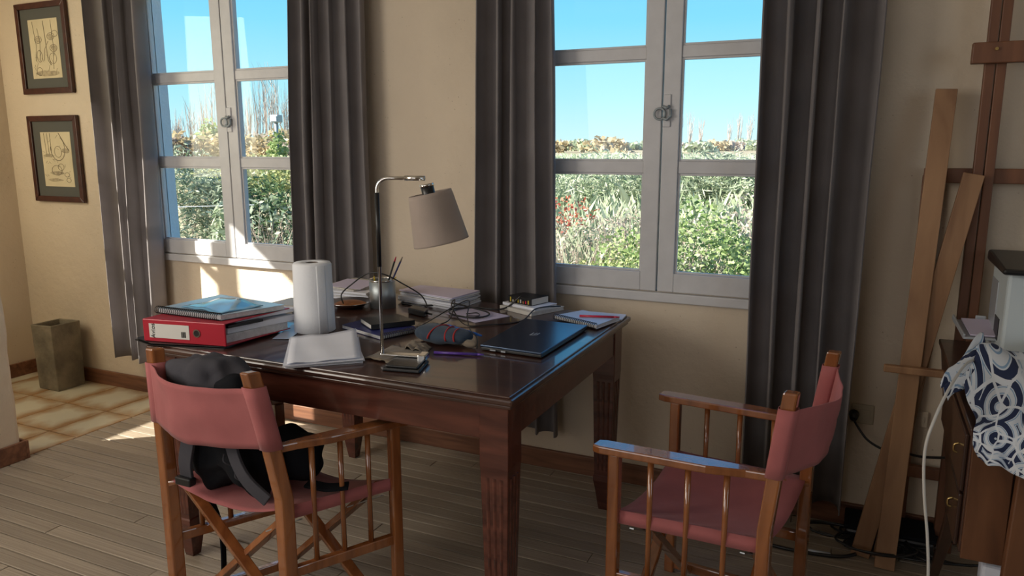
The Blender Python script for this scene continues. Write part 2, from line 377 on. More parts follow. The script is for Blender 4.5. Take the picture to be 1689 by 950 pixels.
# thick dividing wall with an uneven plaster arris
mb = MB(); n_ = 24; vv = []; ff = []
pr_ = [(XJ, YB), (XJ, 1.6), (XJ, 2.005), (XJ - .006, 2.017), (XJ - .02, 2.022), (XJ - .26, 2.022), (XJ - .28, 2.0), (XJ - .28, YB)]
for i in range(n_ * 2 + 1):
    z = -.05 + (ZC + .05) * i / (n_ * 2)
    for k, (x, y) in enumerate(pr_):
        j = (noise.noise(Vector((z * 9, k * 3.1, 0))) * .006) if 2 <= k <= 4 else 0
        vv.append((x + j, y + j * .8, z))
L_ = len(pr_)
for i in range(n_ * 2):
    for k in range(L_): ff.append((i * L_ + k, i * L_ + (k + 1) % L_, (i + 1) * L_ + (k + 1) % L_, (i + 1) * L_ + k))
ff.append(tuple(range(L_ - 1, -1, -1))); ff.append(tuple(n_ * 2 * L_ + k for k in range(L_)))
mb.add(vv, ff); struct('wall_divider', mb, m_wall)
struct('wall_right', Bx(XR, XR + .2, YB, YW, -.05, ZC), m_wall)
struct('wall_rear', Bx(XJ - .28, XR + .2, YB - .2, YB, -.05, ZC), m_wall)
struct('ceiling', Bx(XL - .3, XR + .2, YB - .2, YW + WT, ZC, ZC + .15), m_ceil)

# floor: slab, planks and tiles
floor = empty('floor', (0, 0, -.03)); tag(floor, kind='structure')
obj('subfloor', Bx(XJ - .02, XR, YB, YW, -.06, -.026), m_gap, floor)
obj('grout_bed', Bx(XL, XJ - .02, .05, YW, -.06, -.006), m_grout, floor)
pl_me = bpy.data.meshes.new('plank'); 
vv = [(-.5, -.5, -.5), (.5, -.5, -.5), (.5, .5, -.5), (-.5, .5, -.5), (-.5, -.5, .44), (.5, -.5, .44), (.5, .5, .44), (-.5, .5, .44), (-.499, -.46, .5), (.499, -.46, .5), (.499, .46, .5), (-.499, .46, .5)]
pl_me.from_pydata(vv, [], [(0, 3, 2, 1), (0, 1, 5, 4), (1, 2, 6, 5), (2, 3, 7, 6), (3, 0, 4, 7), (4, 5, 9, 8), (5, 6, 10, 9), (6, 7, 11, 10), (7, 4, 8, 11), (8, 9, 10, 11)])
pl_me.materials.append(m_plank)
PW = .0655; y = YW - .02 - PW / 2; row = 0; rest = MB()
while y > YB:
    x = XJ - .02 + .003
    if row > 0: first = rnd.uniform(.35, 1.6)
    else: first = 1.2
    ln = first
    while x < XR - .02:
        x1 = min(x + ln, XR - .005)
        zt = rnd.uniform(-.0012, .0008)
        if y > .85:
            o = bpy.data.objects.new('plank', pl_me); COL.objects.link(o); o.parent = floor
            o.location = ((x + x1) / 2, y, -.013 + zt + .03); o.scale = (x1 - x - .002, PW - .005, .026)
        else: rest.box(x, x1 - .002, y - PW / 2 + .0016, y + PW / 2 - .0016, -.026, zt)
        x = x1; ln = rnd.uniform(.9, 2.1)
    y -= PW; row += 1
tag(obj('plank_field', rest, m_plank, floor), kind='stuff')
TX = [XJ - .02, -3.645, -3.962, -4.28, -4.60, XL]
ty = [2.95, 2.615, 2.298, 1.98, 1.66, 1.34, 1.02, .70, .38, .05]
tme = {}
for i in range(5):
    for j in range(9):
        if j > 3: continue
        wx = TX[i] - TX[i + 1] - .006; wy = ty[j] - ty[j + 1] - .006; key = (round(wx, 3), round(wy, 3))
        if key not in tme:
            me = bpy.data.meshes.new('tile'); hx, hy = wx / 2, wy / 2; q = .003
            me.from_pydata([(-hx, -hy, -.01), (hx, -hy, -.01), (hx, hy, -.01), (-hx, hy, -.01), (-hx, -hy, -.002), (hx, -hy, -.002), (hx, hy, -.002), (-hx, hy, -.002), (-hx + q, -hy + q, 0), (hx - q, -hy + q, 0), (hx - q, hy - q, 0), (-hx + q, hy - q, 0)], [],
                           [(0, 3, 2, 1), (0, 1, 5, 4), (1, 2, 6, 5), (2, 3, 7, 6), (3, 0, 4, 7), (4, 5, 9, 8), (5, 6, 10, 9), (6, 7, 11, 10), (7, 4, 8, 11), (8, 9, 10, 11)])
            me.materials.append(m_tile); tme[key] = me
        o = bpy.data.objects.new('tile', tme[key]); COL.objects.link(o); o.parent = floor
        o.location = ((TX[i] + TX[i + 1]) / 2, (ty[j] + ty[j + 1]) / 2, .03 + .0005)
restt = MB()
for i in range(5):
    for j in range(4, 9): restt.box(TX[i + 1] + .003, TX[i] - .003, ty[j + 1] + .003, ty[j] - .003, -.01, 0)
tag(obj('tile_field', restt, m_tile, floor), kind='stuff')

# baseboards
BH = .085
def baseb(name, x0, x1, y0, y1): struct(name, Bx(x0, x1, y0, y1, 0, BH), m_base, bevel=.003)
baseb('baseboard_front', XL + .016, XR - .02, YW - .018, YW)
baseb('baseboard_left', XL, XL + .016, .07, YW)
baseb('baseboard_divider', XJ, XJ + .016, YB, 2.03)
baseb('baseboard_divider_end', XJ - .28, XJ + .016, 2.03, 2.045)
baseb('baseboard_right', XR - .016, XR, YB, YW - .02)

# windows
def window(name, W, cx_, label=None, sidewall=False):
    root = empty(name, ((W[0] + W[1]) / 2, YW, W[2])); tag(root, label, kind='structure')
    y0, y1 = YW - .012, YW + .035; zb, zt = W[2], W[3]
    obj('window_frame', Bx(W[0], W[0] + .018, y0 - .004, YW + .05, zb, zt).box(W[1] - .018, W[1], y0 - .004, YW + .05, zb, zt).box(W[0], W[1], y0 - .004, YW + .05, zt - .02, zt), m_white_wood, root, bevel=.002)
    obj('sill', Bx(W[0] - .02, W[1] + .02, YW - .022, YW + .05, zb - .04, zb - .002), m_white_wood, root, bevel=.004)
    zr = [(zb + .002, .912), (1.302, 1.349), (1.733, 1.778), (2.17, zt - .022)]
    for s in (-1, 1):
        xo = cx_ + s * .572; xi = cx_ + s * .003; gi = cx_ + s * .0675; go = cx_ + s * .5175
        a = MB(); lo, hi = sorted((xo, go)); a.box(lo, hi, y0, y1, zb + .002, zt - .022)
        lo, hi = sorted((xi, gi)); a.box(lo, hi, y0, y1, zb + .002, zt - .022)
        lo, hi = sorted((gi, go))
        for k, (p, q) in enumerate(zr): a.box(lo, hi, y0 + (0 if k in (0, 3) else .006), y1 - .002, p, q)
        leaf = obj('casement', a, m_white_wood, root, bevel=.003)
        # glazing beads
        bd = MB()
        for k in range(3):
            z0, z1 = zr[k][1], zr[k + 1][0]
            for (p, q) in ((lo, lo + .008), (hi - .008, hi)): bd.box(p, q, y0 + .010, y0 + .024, z0, z1)
            for (p, q) in ((z0, z0 + .008), (z1 - .008, z1)): bd.box(lo + .008, hi - .008, y0 + .010, y0 + .024, p, q)
        obj('glazing_bead', bd, m_white_wood, leaf, bevel=.0015)
        for k in range(3): obj('pane', Bx(lo - .003, hi + .003, YW + .012, YW + .0155, zr[k][1] - .003, zr[k + 1][0] + .003), m_glass, leaf)
    lp = obj('latch', Bx(cx_ + .004, cx_ + .034, y0 - .006, y0, 1.478, 1.60), m_white_wood, root, bevel=.003)
    lk = MB(); th = [2 * PI * k / 20 for k in range(21)]
    lk.tube([(cx_ - .006 + .021 * math.cos(a), y0 - .014, 1.527 + .021 * math.sin(a)) for a in th], .0045, 6, False)
    lk.tube([(cx_ + .005, y0 - .014, 1.512), (cx_ + .022, y0 - .018, 1.505), (cx_ + .036, y0 - .014, 1.518), (cx_ + .034, y0 - .013, 1.545)], .006, 6)
    lk.tube([(cx_ + .006, y0 - .010, 1.555), (cx_ + .020, y0 - .020, 1.548), (cx_ + .030, y0 - .010, 1.556)], .006, 6)
    obj('latch_ring', lk, m_metalgrey, lp, smooth=True)
    return root
window('window_1', W1, -2.955)
window('window_2', W2, -.735)
struct('trim_1', Bx(W1[0] - .004, W1[0], YW + .03, YW + .16, W1[2] - .05, W1[3] + .03).box(W1[1], W1[1] + .004, YW + .03, YW + .16, W1[2] - .05, W1[3] + .03).box(W1[0] - .02, W1[1] + .02, YW + .05, YW + .17, W1[2] - .07, W1[2] - .03), m_reveal)
struct('trim_2', Bx(W2[0] - .004, W2[0], YW + .03, YW + .16, W2[2] - .05, W2[3] + .03).box(W2[1], W2[1] + .004, YW + .03, YW + .16, W2[2] - .05, W2[3] + .03).box(W2[0] - .02, W2[1] + .02, YW + .05, YW + .17, W2[2] - .07, W2[2] - .03), m_reveal)
# alcove window (only its light is seen): frame with six panes
root = empty('window_3', (XL - .1, 1.57, AW[2])); tag(root, kind='structure')
a = MB(); xa, xb = XL - .10, XL - .06
for p, q in ((AW[0], 1.09), (1.55, 1.64), (2.17, AW[1])): a.box(xa, xb, p, q, AW[2], AW[3])
for p, q in ((AW[2], 1.12), (1.55, 1.59), (1.975, 2.02), (2.41, AW[3])): a.box(xa, xb, AW[0], AW[1], p, q)
obj('casement', a, m_white_wood, root)
for p, q in ((1.09, 1.55), (1.64, 2.17)):
    for z0, z1 in ((1.135, 1.55), (1.59, 1.975), (2.02, 2.41)): obj('pane', Bx(XL - .082, XL - .079, p, q, z0, z1), m_glass, root)

# ------------------------------------------------------------------ CURTAINS
def curtain(label, top, bot, ztop, zbot, yc, nf, amp, seed, m=m_curtain, flare=0.0, hem=0.0):
    rg = random.Random(seed); nu, nz_ = nf * 16, 46
    ph = [rg.uniform(-.55, .55) for _ in range(nf + 2)]; am = [rg.uniform(.6, 1.25) for _ in range(nf + 2)]; wd = [rg.uniform(.7, 1.35) for _ in range(nf)]
    cum = [0]
    for q in wd: cum.append(cum[-1] + q)
    tot = cum[-1]; mb = MB(); vv = []; ff = []
    for j in range(nz_ + 1):
        s = j / nz_; z = ztop + (zbot - ztop) * s
        xl = top[0] + (bot[0] - top[0]) * s; xr = top[1] + (bot[1] - top[1]) * s
        for i in range(nu + 1):
            u = i / nu; k = min(int(u * nf), nf - 1); f = u * nf - k
            X = (cum[k] + wd[k] * f) / tot
            a_ = 2 * PI * f
            wob = .25 * noise.noise(Vector((k * 2.3 + seed, s * 1.6, 0)))
            prof = -math.cos(a_ + wob) ; prof = math.copysign(abs(prof) ** .75, prof)
            A_ = amp * am[k] * (1 + .25 * s)
            x = xl + (xr - xl) * X + (xr - xl) / nf * .30 * math.sin(a_ * 1 + wob) * -1 * (.5 + .5 * am[k])
            x = min(max(x, xl - .01), xr + .01) + .004 * noise.noise(Vector((i * .13, s * 4, seed)))
            y_ = yc + A_ * prof + .008 * noise.noise(Vector((u * 5, s * 3, seed + 5)))
            zz = z + (hem * math.sin(u * PI * 2.2 + seed) * s if s > .8 else 0)
            vv.append((x, y_, zz))
    for j in range(nz_):
        for i in range(nu):
            q = j * (nu + 1) + i; ff.append((q, q + 1, q + nu + 2, q + nu + 1))
    mb.add(vv, ff)
    o = obj('curtain', mb, m, smooth=True, solid=.0025)
    return tag(o, label, 'curtain', 'curtains of the two windows')
curtain('grey curtain left of the left window, its folds streaked with sunlight', (-3.80, -3.385), (-3.81, -3.455), 2.52, .225, 2.862, 3, .050, 3)
curtain('grey curtain right of the left window, behind the paper towel roll', (-2.42, -2.05), (-2.50, -2.05), 2.52, .20, 2.865, 5, .036, 11)
curtain('grey curtain left of the right window, behind the books on the table', (-1.46, -1.17), (-1.50, -1.125), 2.52, .19, 2.865, 4, .036, 21)
curtain('wide dark grey curtain right of the right window, next to the easel', (-.375, .012), (-.345, -.01), 2.52, .10, 2.846, 4, .054, 31, hem=.02)

# curtain rods above the frame
for k, (a, b_) in enumerate(((-3.9, -1.98), (-1.6, .12))):
    r_ = tag(obj('curtain_rod', MB().tube([(a, 2.855, 2.54), (b_, 2.855, 2.54)], .012, 12), m_black, smooth=True), ('black curtain rod over the left window', 'black curtain rod over the right window')[k], 'rod')
    for x_ in (a + .1, b_ - .1): obj('bracket', Bx(x_ - .01, x_ + .01, 2.85, YW, 2.50, 2.545), m_black, r_)

# ------------------------------------------------------------------ PICTURES on the left of the window wall
def picture(label, c4, p4, seed):
    (x0, z1), (x1, z0) = c4; (px0, pz1), (px1, pz0) = p4
    root = thing('framed_picture', ((x0 + x1) / 2, YW, z0), label, 'picture')
    fw_ = .032; y0 = YW - .024
    fr_ = MB()
    for q in ([(x0, z0), (x1, z0), (x1 - fw_, z0 + fw_), (x0 + fw_, z0 + fw_)], [(x1, z0), (x1, z1), (x1 - fw_, z1 - fw_), (x1 - fw_, z0 + fw_)],
              [(x1, z1), (x0, z1), (x0 + fw_, z1 - fw_), (x1 - fw_, z1 - fw_)], [(x0, z1), (x0, z0), (x0 + fw_, z0 + fw_), (x0 + fw_, z1 - fw_)]):
        fr_.add([(a, y0, b_) for a, b_ in q] + [(a, YW - .001, b_) for a, b_ in q], [(0, 1, 2, 3), (7, 6, 5, 4), (0, 4, 5, 1), (1, 5, 6, 2), (2, 6, 7, 3), (3, 7, 4, 0)])
    obj('frame', fr_, m_picframe, root, bevel=.003)
    obj('mat_board', Bx(x0 + fw_ - .004, x1 - fw_ + .004, YW - .012, YW - .006, z0 + fw_ - .004, z1 - fw_ + .004), m_mat, root)
    art = obj('drawing', Bx(px0, px1, YW - .0135, YW - .012, pz0, pz1), m_draw, root)
    sk = MB(); sh = MB(); rg = random.Random(seed); yy = YW - .0142; W_ = px1 - px0; H_ = pz1 - pz0
    P = lambda u, v: (px0 + W_ * u, yy, pz0 + H_ * v)
    def line(pts, r=.0011): sk.tube([P(*q) for q in pts], r, 4)
    def ell(u, v, a, b_, sweep=1.0, ph=0, r=.0011): line([(u + a * math.cos(ph + 2 * PI * sweep * k / 24), v + b_ * math.sin(ph + 2 * PI * sweep * k / 24)) for k in range(25)], r)
    def blot(u, v, a, b_): sh.add([P(u + a * math.cos(2 * PI * k / 14) * (1 + .25 * rg.uniform(-1, 1)), v + b_ * math.sin(2 * PI * k / 14) * (1 + .25 * rg.uniform(-1, 1))) for k in range(14)], [tuple(range(14))])
    if seed == 1:
        line([(.15, .97), (.22, .55), (.16, .3)]); line([(.52, .97), (.58, .30), (.66, .22)], .0015); line([(.78, .97), (.80, .55), (.74, .15)])
        line([(.3, .85), (.36, .6), (.3, .3)]); line([(.64, .62), (.5, .5), (.45, .3)])
        for u, v in ((.30, .66), (.74, .70), (.80, .50)): blot(u, v, .09, .045); ell(u, v, .12, .06)
        ell(.88, .74, .10, .05); ell(.30, .38, .09, .10); ell(.25, .12, .10, .07); blot(.52, .08, .4, .05); ell(.75, .33, .12, .09)
        for k in range(22): u = rg.uniform(.1, .9); v = rg.uniform(.05, .45); line([(u, v), (u + rg.uniform(-.08, .08), v + rg.uniform(.02, .1))], .0006)
    else:
        ell(.55, .70, .24, .22, .7, PI * .95, .0016); ell(.55, .64, .12, .10); line([(.62, .98), (.78, .80), (.92, .66)], .002); line([(.12, .98), (.16, .55)]); line([(.22, .98), (.25, .60)]); line([(.32, .98), (.33, .66)])
        blot(.22, .57, .17, .035); blot(.82, .66, .13, .04); ell(.45, .30, .17, .09); blot(.45, .25, .20, .04); ell(.78, .22, .08, .04); ell(.82, .12, .07, .04); blot(.35, .12, .25, .03); ell(.6, .36, .1, .06)
        for k in range(26): u = rg.uniform(.08, .9); v = rg.uniform(.04, .9); line([(u, v), (u + rg.uniform(-.1, .1), v + rg.uniform(.01, .06))], .0006)
    tag(obj('pencil_lines', sk, m_pencil, art), kind='stuff'); tag(obj('pencil_shading', sh, m_pencil_soft, art), kind='stuff')
picture('upper framed pencil drawing of hanging plants, dark brown frame, grey mat', ((-4.51, 2.205), (-4.08, 1.706)), ((-4.415, 2.115), (-4.163, 1.792)), 1)
picture('lower framed pencil still life of a round jar, dark brown frame, grey mat', ((-4.512, 1.584), (-4.08, 1.089)), ((-4.416, 1.491), (-4.156, 1.178)), 2)

# cement vase
mb = MB(); cx_, cy_ = -4.275, 2.805
o1 = [(.5, -.5), (.5, .5), (-.5, .5), (-.5, -.5)]
vv = []; ff = []
prof = [(.170, 0), (.172, .02), (.176, .2), (.182, .38), (.184, .392), (.160, .392), (.156, .37), (.150, .05)]
for wd_, z in prof:
    for a, b_ in o1: vv.append((cx_ + a * wd_, cy_ + b_ * wd_, z + (.006 * a if z > .36 else 0)))
for i in range(len(prof) - 1):
    for k in range(4): ff.append((i * 4 + k, i * 4 + (k + 1) % 4, (i + 1) * 4 + (k + 1) % 4, (i + 1) * 4 + k))
ff.append((3, 2, 1, 0)); ff.append(tuple((len(prof) - 1) * 4 + k for k in range(4))); mb.add(vv, ff)
tag(obj('cement_vase', mb, m_cement, bevel=.006), 'tall square stained cement vase standing on the tiles in the corner', 'vase')

# ------------------------------------------------------------------ TABLE
TZ = .77
tx0, tx1, ty0, ty1 = -2.12, -.785, 1.683, 2.765
tb = thing('writing_table', ((tx0 + tx1) / 2, (ty0 + ty1) / 2, 0), 'large dark mahogany writing table covered with books, papers and cables', 'table')
top = obj('tabletop', Bx(tx0 + .012, tx1 - .012, ty0 + .012, ty1 - .012, TZ - .006, TZ), m_table_top, tb, bevel=.003)
obj('tabletop_molding', Bx(tx0, tx1, ty0, ty1, TZ - .024, TZ - .005), m_table_top, tb, bevel=.006)
obj('tabletop_bead', Bx(tx0 + .008, tx1 - .008, ty0 + .008, ty1 - .008, TZ - .034, TZ - .0235), m_table_top, tb, bevel=.003)
az0, az1 = .638, TZ - .033; ins = .022
obj('apron', Bx(tx0 + .10, tx1 - .10, ty0 + ins + .004, ty0 + ins + .026, az0, az1), m_table, tb, bevel=.002)
obj('apron', Bx(tx0 + .10, tx1 - .10, ty1 - ins - .026, ty1 - ins - .004, az0, az1), m_table, tb, bevel=.002)
obj('apron', Bx(tx1 - ins - .026, tx1 - ins - .004, ty0 + .10, ty1 - .10, az0, az1), m_table, tb, bevel=.002)
obj('apron', Bx(tx0 + ins + .004, tx0 + ins + .026, ty0 + .10, ty1 - .10, az0, az1), m_table, tb, bevel=.002)
for ix, iy in ((0, 0), (1, 0), (1, 1), (0, 1)):
    cx_ = (tx0 + ins + .043) if ix == 0 else (tx1 - ins - .043); cy_ = (ty0 + ins + .043) if iy == 0 else (ty1 - ins - .043)
    if iy == 1: cy_ -= .02
    g = MB()
    def ring(hw, z, ox=0, oy=0): return [(cx_ + a * hw + ox, cy_ + b_ * hw + oy, z) for a, b_ in ((-1, -1), (1, -1), (1, 1), (-1, 1))]
    secs = [(.018, 0), (.030, .09), (.036, .125), (.036, .145), (.033, .150), (.0335, .16), (.0415, .54), (.0430, .56), (.0430, az1)]
    vv = []; ff = []
    for h_, z in secs: vv += ring(h_, z)
    for i in range(len(secs) - 1):
        for k in range(4): ff.append((i * 4 + k, i * 4 + (k + 1) % 4, (i + 1) * 4 + (k + 1) % 4, (i + 1) * 4 + k))
    ff.append((3, 2, 1, 0)); ff.append(tuple((len(secs) - 1) * 4 + k for k in range(4))); g.add(vv, ff)
    lg = obj('leg', g, m_table, tb, bevel=.002)
    # reeds carved on every face
    fl = MB()
    for side in range(4):
        ca, sa = math.cos(side * PI / 2), math.sin(side * PI / 2)
        for u in (-.021, 0, .021):
            w0 = (u, -.0350); w1 = (u * .8, -.0280)
            p1 = (cx_ + w0[0] * ca - w0[1] * sa, cy_ + w0[0] * sa + w0[1] * ca, .53); p0 = (cx_ + w1[0] * ca - w1[1] * sa, cy_ + w1[0] * sa + w1[1] * ca, .17)
            fl.tube([p0, p1], [.0075, .0090], 10)
    obj('reeding', fl, m_table, lg)

# ------------------------------------------------------------------ DIRECTOR CHAIRS
def director_chair(label, BL, BR, FR, FL, tl, tr, group='director chairs'):
    """corners on the floor; tl/tr: tops of the two bent back posts"""
    cx_ = (BL[0] + FR[0]) / 2; cy_ = (BL[1] + FR[1]) / 2
    root = thing('director_chair', (cx_, cy_, 0), label, 'chair', group)
    V = lambda p, z: Vector((p[0], p[1], z))
    pw = .032
    fwd = (V(FR, 0) - V(BR, 0)).normalized(); acr = (V(BR, 0) - V(BL, 0)).normalized()
    SZ, AZ, RZ = .415, .595, .235
    posts = {}
    for nm, B, T in (('l', BL, tl), ('r', BR, tr)):
        pts = [V(B, 0), V(B, .30), V(B, .46), V(B, .50) + (Vector(T) - V(B, .83)) * .10, Vector((B[0] + (T[0] - B[0]) * .42, B[1] + (T[1] - B[1]) * .42, .63)), Vector(T)]
        g = MB(); vv = []; ff = []
        for p in pts:
            for a, b_ in ((-1, -1), (1, -1), (1, 1), (-1, 1)): vv.append(p + acr * a * pw * .5 + fwd * b_ * pw * .55)
        for i in range(len(pts) - 1):
            for k in range(4): ff.append((i * 4 + k, i * 4 + (k + 1) % 4, (i + 1) * 4 + (k + 1) % 4, (i + 1) * 4 + k))
        ff.append((3, 2, 1, 0)); ff.append(tuple((len(pts) - 1) * 4 + k for k in range(4))); g.add(vv, ff)
        obj('back_post', g, m_chair, root, bevel=.005); posts[nm] = pts
    for F_ in (FL, FR): obj('front_post', MB().bar(V(F_, 0), V(F_, AZ), pw, pw, fwd), m_chair, root, bevel=.005)
    for s, B, F_, T in ((-1, BL, FL, tl), (1, BR, FR, tr)):
        out = acr * s
        a0 = V(B, AZ + .011) + (Vector(T) - V(B, .83)) * .35; a1 = V(F_, AZ + .011) + fwd * .055
        d = (a1 - a0).normalized(); n2 = out
        # armrest: narrow behind, flaring to a broad paddle
        pts2 = [(0, -.010, .012), (.04, -.014, .014), (.14, -.018, .016), (.34, -.022, .034), (.95, -.022, .034), (1.0, -.014, .026)]
        L2 = (a1 - a0).length; g = MB(); k_ = len(pts2)
        lo = [a0 + d * L2 * u + n2 * i_ for u, i_, o_2 in pts2] + [a0 + d * L2 * u + n2 * o_2 for u, i_, o_2 in reversed(pts2)]
        m_ = len(lo); vv = [p + Vector((0, 0, -.011)) for p in lo] + [p + Vector((0, 0, .011)) for p in lo]
        tri = [(i, i + 1, m_ - 2 - i, m_ - 1 - i) for i in range(k_ - 1)]
        ff = [tuple(reversed(q)) for q in tri] + [tuple(i + m_ for i in q) for q in tri] + [(i, (i + 1) % m_, m_ + (i + 1) % m_, m_ + i) for i in range(m_)]
        g.add(vv, ff); obj('armrest', g, m_chair, root, bevel=.004)
        obj('side_rail', MB().bar(V(B, RZ), V(F_, RZ), .022, .030), m_chair, root, bevel=.003)
        for q in (.25, .5, .75):
            pb = V(B, RZ).lerp(V(F_, RZ), q); pt = V(B, AZ).lerp(V(F_, AZ), q)
            obj('spindle', MB().tube([pb, pb.lerp(pt, .5), pt], [.0085, .0075, .0085], 10), m_chair, root, smooth=True)
        # seat rail carried just inside the posts
        ri = acr * (-s) * .012
        obj('seat_rail', MB().tube([V(B, SZ) + ri - fwd * .01, V(F_, SZ) + ri + fwd * .01], .0095, 10), m_chair, root, smooth=True)
    # crossed legs, one pair behind and one in front, pivoting on a bolt
    for q in (.13, .87):
        l0 = V(BL, 0).lerp(V(FL, 0), q); r_0 = V(BR, 0).lerp(V(FR, 0), q); ax_ = (r_0 - l0).normalized()
        for k, (p, q2) in enumerate(((l0 + ax_ * .02, r_0 - ax_ * .02), (r_0 - ax_ * .02, l0 + ax_ * .02))):
            off = fwd * (.012 if k else -.012)
            obj('crossed_leg', MB().bar(Vector((p.x, p.y, SZ)) + off, Vector((q2.x, q2.y, .03)) + off, .020, .032, fwd), m_chair, root, bevel=.003)
        c2 = (l0 + r_0) / 2; obj('bolt', MB().tube([Vector((c2.x, c2.y, SZ / 2 + .015)) - fwd * .026, Vector((c2.x, c2.y, SZ / 2 + .015)) + fwd * .026], .006, 8), m_dull_steel, root)
        for e_, s in ((l0, 1), (r_0, -1)):
            obj('brace', MB().bar(Vector((e_.x, e_.y, .385)), Vector((e_.x, e_.y, .318)) + ax_ * s * .13, .003, .012, fwd), m_dull_steel, root)
    for s, B in ((1, BL), (-1, BR)): pass
    lo_l = V(BL, .015); 
    for a_, b_ in ((BL, FL), (BR, FR)): obj('runner', MB().bar(V(a_, .03), V(b_, .03), .02, .03), m_chair, root, bevel=.003)
    # canvas seat, sagging between the seat rails, hemmed edges wrapped over the rails
    nu, nv = 20, 14; vv = []; ff = []
    A = [V(BL, SZ + .016) + acr * .0 , V(BR, SZ + .016), V(FR, SZ + .016), V(FL, SZ + .016)]
    for j in range(nv + 1):
        v_ = j / nv
        for i in range(nu + 1):
            u = i / nu
            if i == 0 or i == nu:
                p = A[0].lerp(A[3], v_) if i == 0 else A[1].lerp(A[2], v_); p = p + acr * (-.005 if i == 0 else .005) + Vector((0, 0, -.036))
            else:
                uu_ = (i - 1) / (nu - 2); p = (A[0].lerp(A[3], v_)).lerp(A[1].lerp(A[2], v_), .0 + uu_)
                p.z -= .045 * math.sin(PI * uu_) ** .8 * (1 - .15 * math.sin(PI * v_)) - .003 * noise.noise(Vector((u * 9, v_ * 3, cx_)))
            vv.append(p)
    for j in range(nv):
        for i in range(nu): q = j * (nu + 1) + i; ff.append((q, q + 1, q + nu + 2, q + nu + 1))
    st = obj('canvas_seat', MB().add(vv, ff), m_canvas, root, smooth=True, solid=.003)
    # canvas back sleeved over both posts
    def post_at(pts, z):
        for i in range(len(pts) - 1):
            if pts[i].z <= z <= pts[i + 1].z: f = (z - pts[i].z) / (pts[i + 1].z - pts[i].z); return pts[i].lerp(pts[i + 1], f)
        return pts[-1]
    nu, nv = 28, 10; vv = []; ff = []
    for j in range(nv + 1):
        z = .612 + (.787 - .612) * j / nv
        pl = post_at(posts['l'], z); pr_2 = post_at(posts['r'], z)
        for i in range(nu + 1):
            u = i / nu; p = pl.lerp(pr_2, u) - fwd * (.020 + .052 * math.sin(PI * u) ** 1.3)
            dz = .016 * math.sin(PI * u) * (-1 if j > nv / 2 else -.9)
            p = p + Vector((0, 0, dz + .006 * noise.noise(Vector((u * 4, cx_, 1))) * math.sin(PI * u))) + fwd * .010 * noise.noise(Vector((u * 6, z * 14, cx_))) * math.sin(PI * u)
            vv.append(p)
    for j in range(nv):
        for i in range(nu): q = j * (nu + 1) + i; ff.append((q, q + 1, q + nu + 2, q + nu + 1))
    bk = obj('canvas_back', MB().add(vv, ff), m_canvas, root, smooth=True, solid=.003)
    for nm, B in (('l', BL), ('r', BR)):
        g = MB(); zz = [.608, .65, .70, .75, .79]; vv = []; ff = []; K = 10
        for z in zz:
            p = post_at(posts[nm], z)
            for k in range(K):
                a_ = 2 * PI * k / K + PI / K; sx_ = math.copysign(abs(math.cos(a_)) ** .55, math.cos(a_)); sy_ = math.copysign(abs(math.sin(a_)) ** .55, math.sin(a_))
                vv.append(p + acr * sx_ * .0215 + fwd * sy_ * .0235)
        for i in range(len(zz) - 1):
            for k in range(K): ff.append((i * K + k, i * K + (k + 1) % K, (i + 1) * K + (k + 1) % K, (i + 1) * K + k))
        g.add(vv, ff); obj('sleeve', g, m_canvas, bk, smooth=True, solid=.0015)
    return root
director_chair('wooden director chair with pink canvas, a backpack slumped on its seat', (-1.842, 1.50), (-1.386, 1.490), (-1.222, 1.785), (-1.675, 1.80), (-1.850, 1.500, .832), (-1.422, 1.432, .832))
director_chair('wooden director chair with empty pink canvas seat, right of the table', (-.168, 1.86), (-.100, 2.305), (-.508, 2.345), (-.563, 1.865), (-.126, 1.848, .832), (-.050, 2.282, .832))
# the second chair was given corners in its own order: back pair at the right, front pair towards the table

# ------------------------------------------------------------------ BACKPACK on the left chair
bp_ = thing('backpack', (-1.58, 1.62, .40), 'black and charcoal backpack slumped on the seat of the left director chair', 'backpack')
def blob(center, rad, ex=.6, yawd=0, seed=0, amp=.02, nu=36, nv=22, fn=None):
    g = MB(); vv = []; ff = []; R_ = Matrix.Rotation(math.radians(yawd), 3, 'Z')
    sg = lambda c_, e_: math.copysign(abs(c_) ** e_, c_)
    for j in range(nv + 1):
        v_ = -PI / 2 + PI * j / nv
        for i in range(nu):
            u = 2 * PI * i / nu
            p = Vector((rad[0] * sg(math.cos(v_), ex) * sg(math.cos(u), ex), rad[1] * sg(math.cos(v_), ex) * sg(math.sin(u), ex), rad[2] * sg(math.sin(v_), ex)))
            nn = noise.noise(p * 9 + Vector((seed, 0, 0))) + .5 * noise.noise(p * 22 + Vector((seed, 4, 0)))
            p = p * (1 + amp / max(rad) * nn * 2.2)
            if fn: p = fn(p)
            vv.append(R_ @ p + Vector(center))
    for j in range(nv):
        for i in range(nu): ff.append((j * nu + i, j * nu + (i + 1) % nu, (j + 1) * nu + (i + 1) % nu, (j + 1) * nu + i))
    return g.add(vv, ff)
def slump(p):
    z = p.z; t_ = (z + .19) / .38
    return Vector((p.x * (1.0 - .06 * t_) - .13 * max(0, t_ - .35), p.y * (1.05 - .25 * t_) - .02 * t_, z))
obj('bag_body', blob((-1.640, 1.600, .575), (.140, .090, .160), .62, -6, 3, .03, fn=slump), m_blackcloth, bp_, smooth=True)
obj('front_pocket', blob((-1.515, 1.690, .495), (.105, .045, .065), .6, -6, 9, .02), m_blackcloth, bp_, smooth=True)
hood = obj('hood', blob((-1.675, 1.525, .768), (.140, .060, .050), .75, -10, 5, .025), m_greycloth, bp_, smooth=True)
obj('hood_lining', blob((-1.575, 1.520, .745), (.070, .060, .050), .8, -10, 8, .01), m_blackcloth, hood, smooth=True)
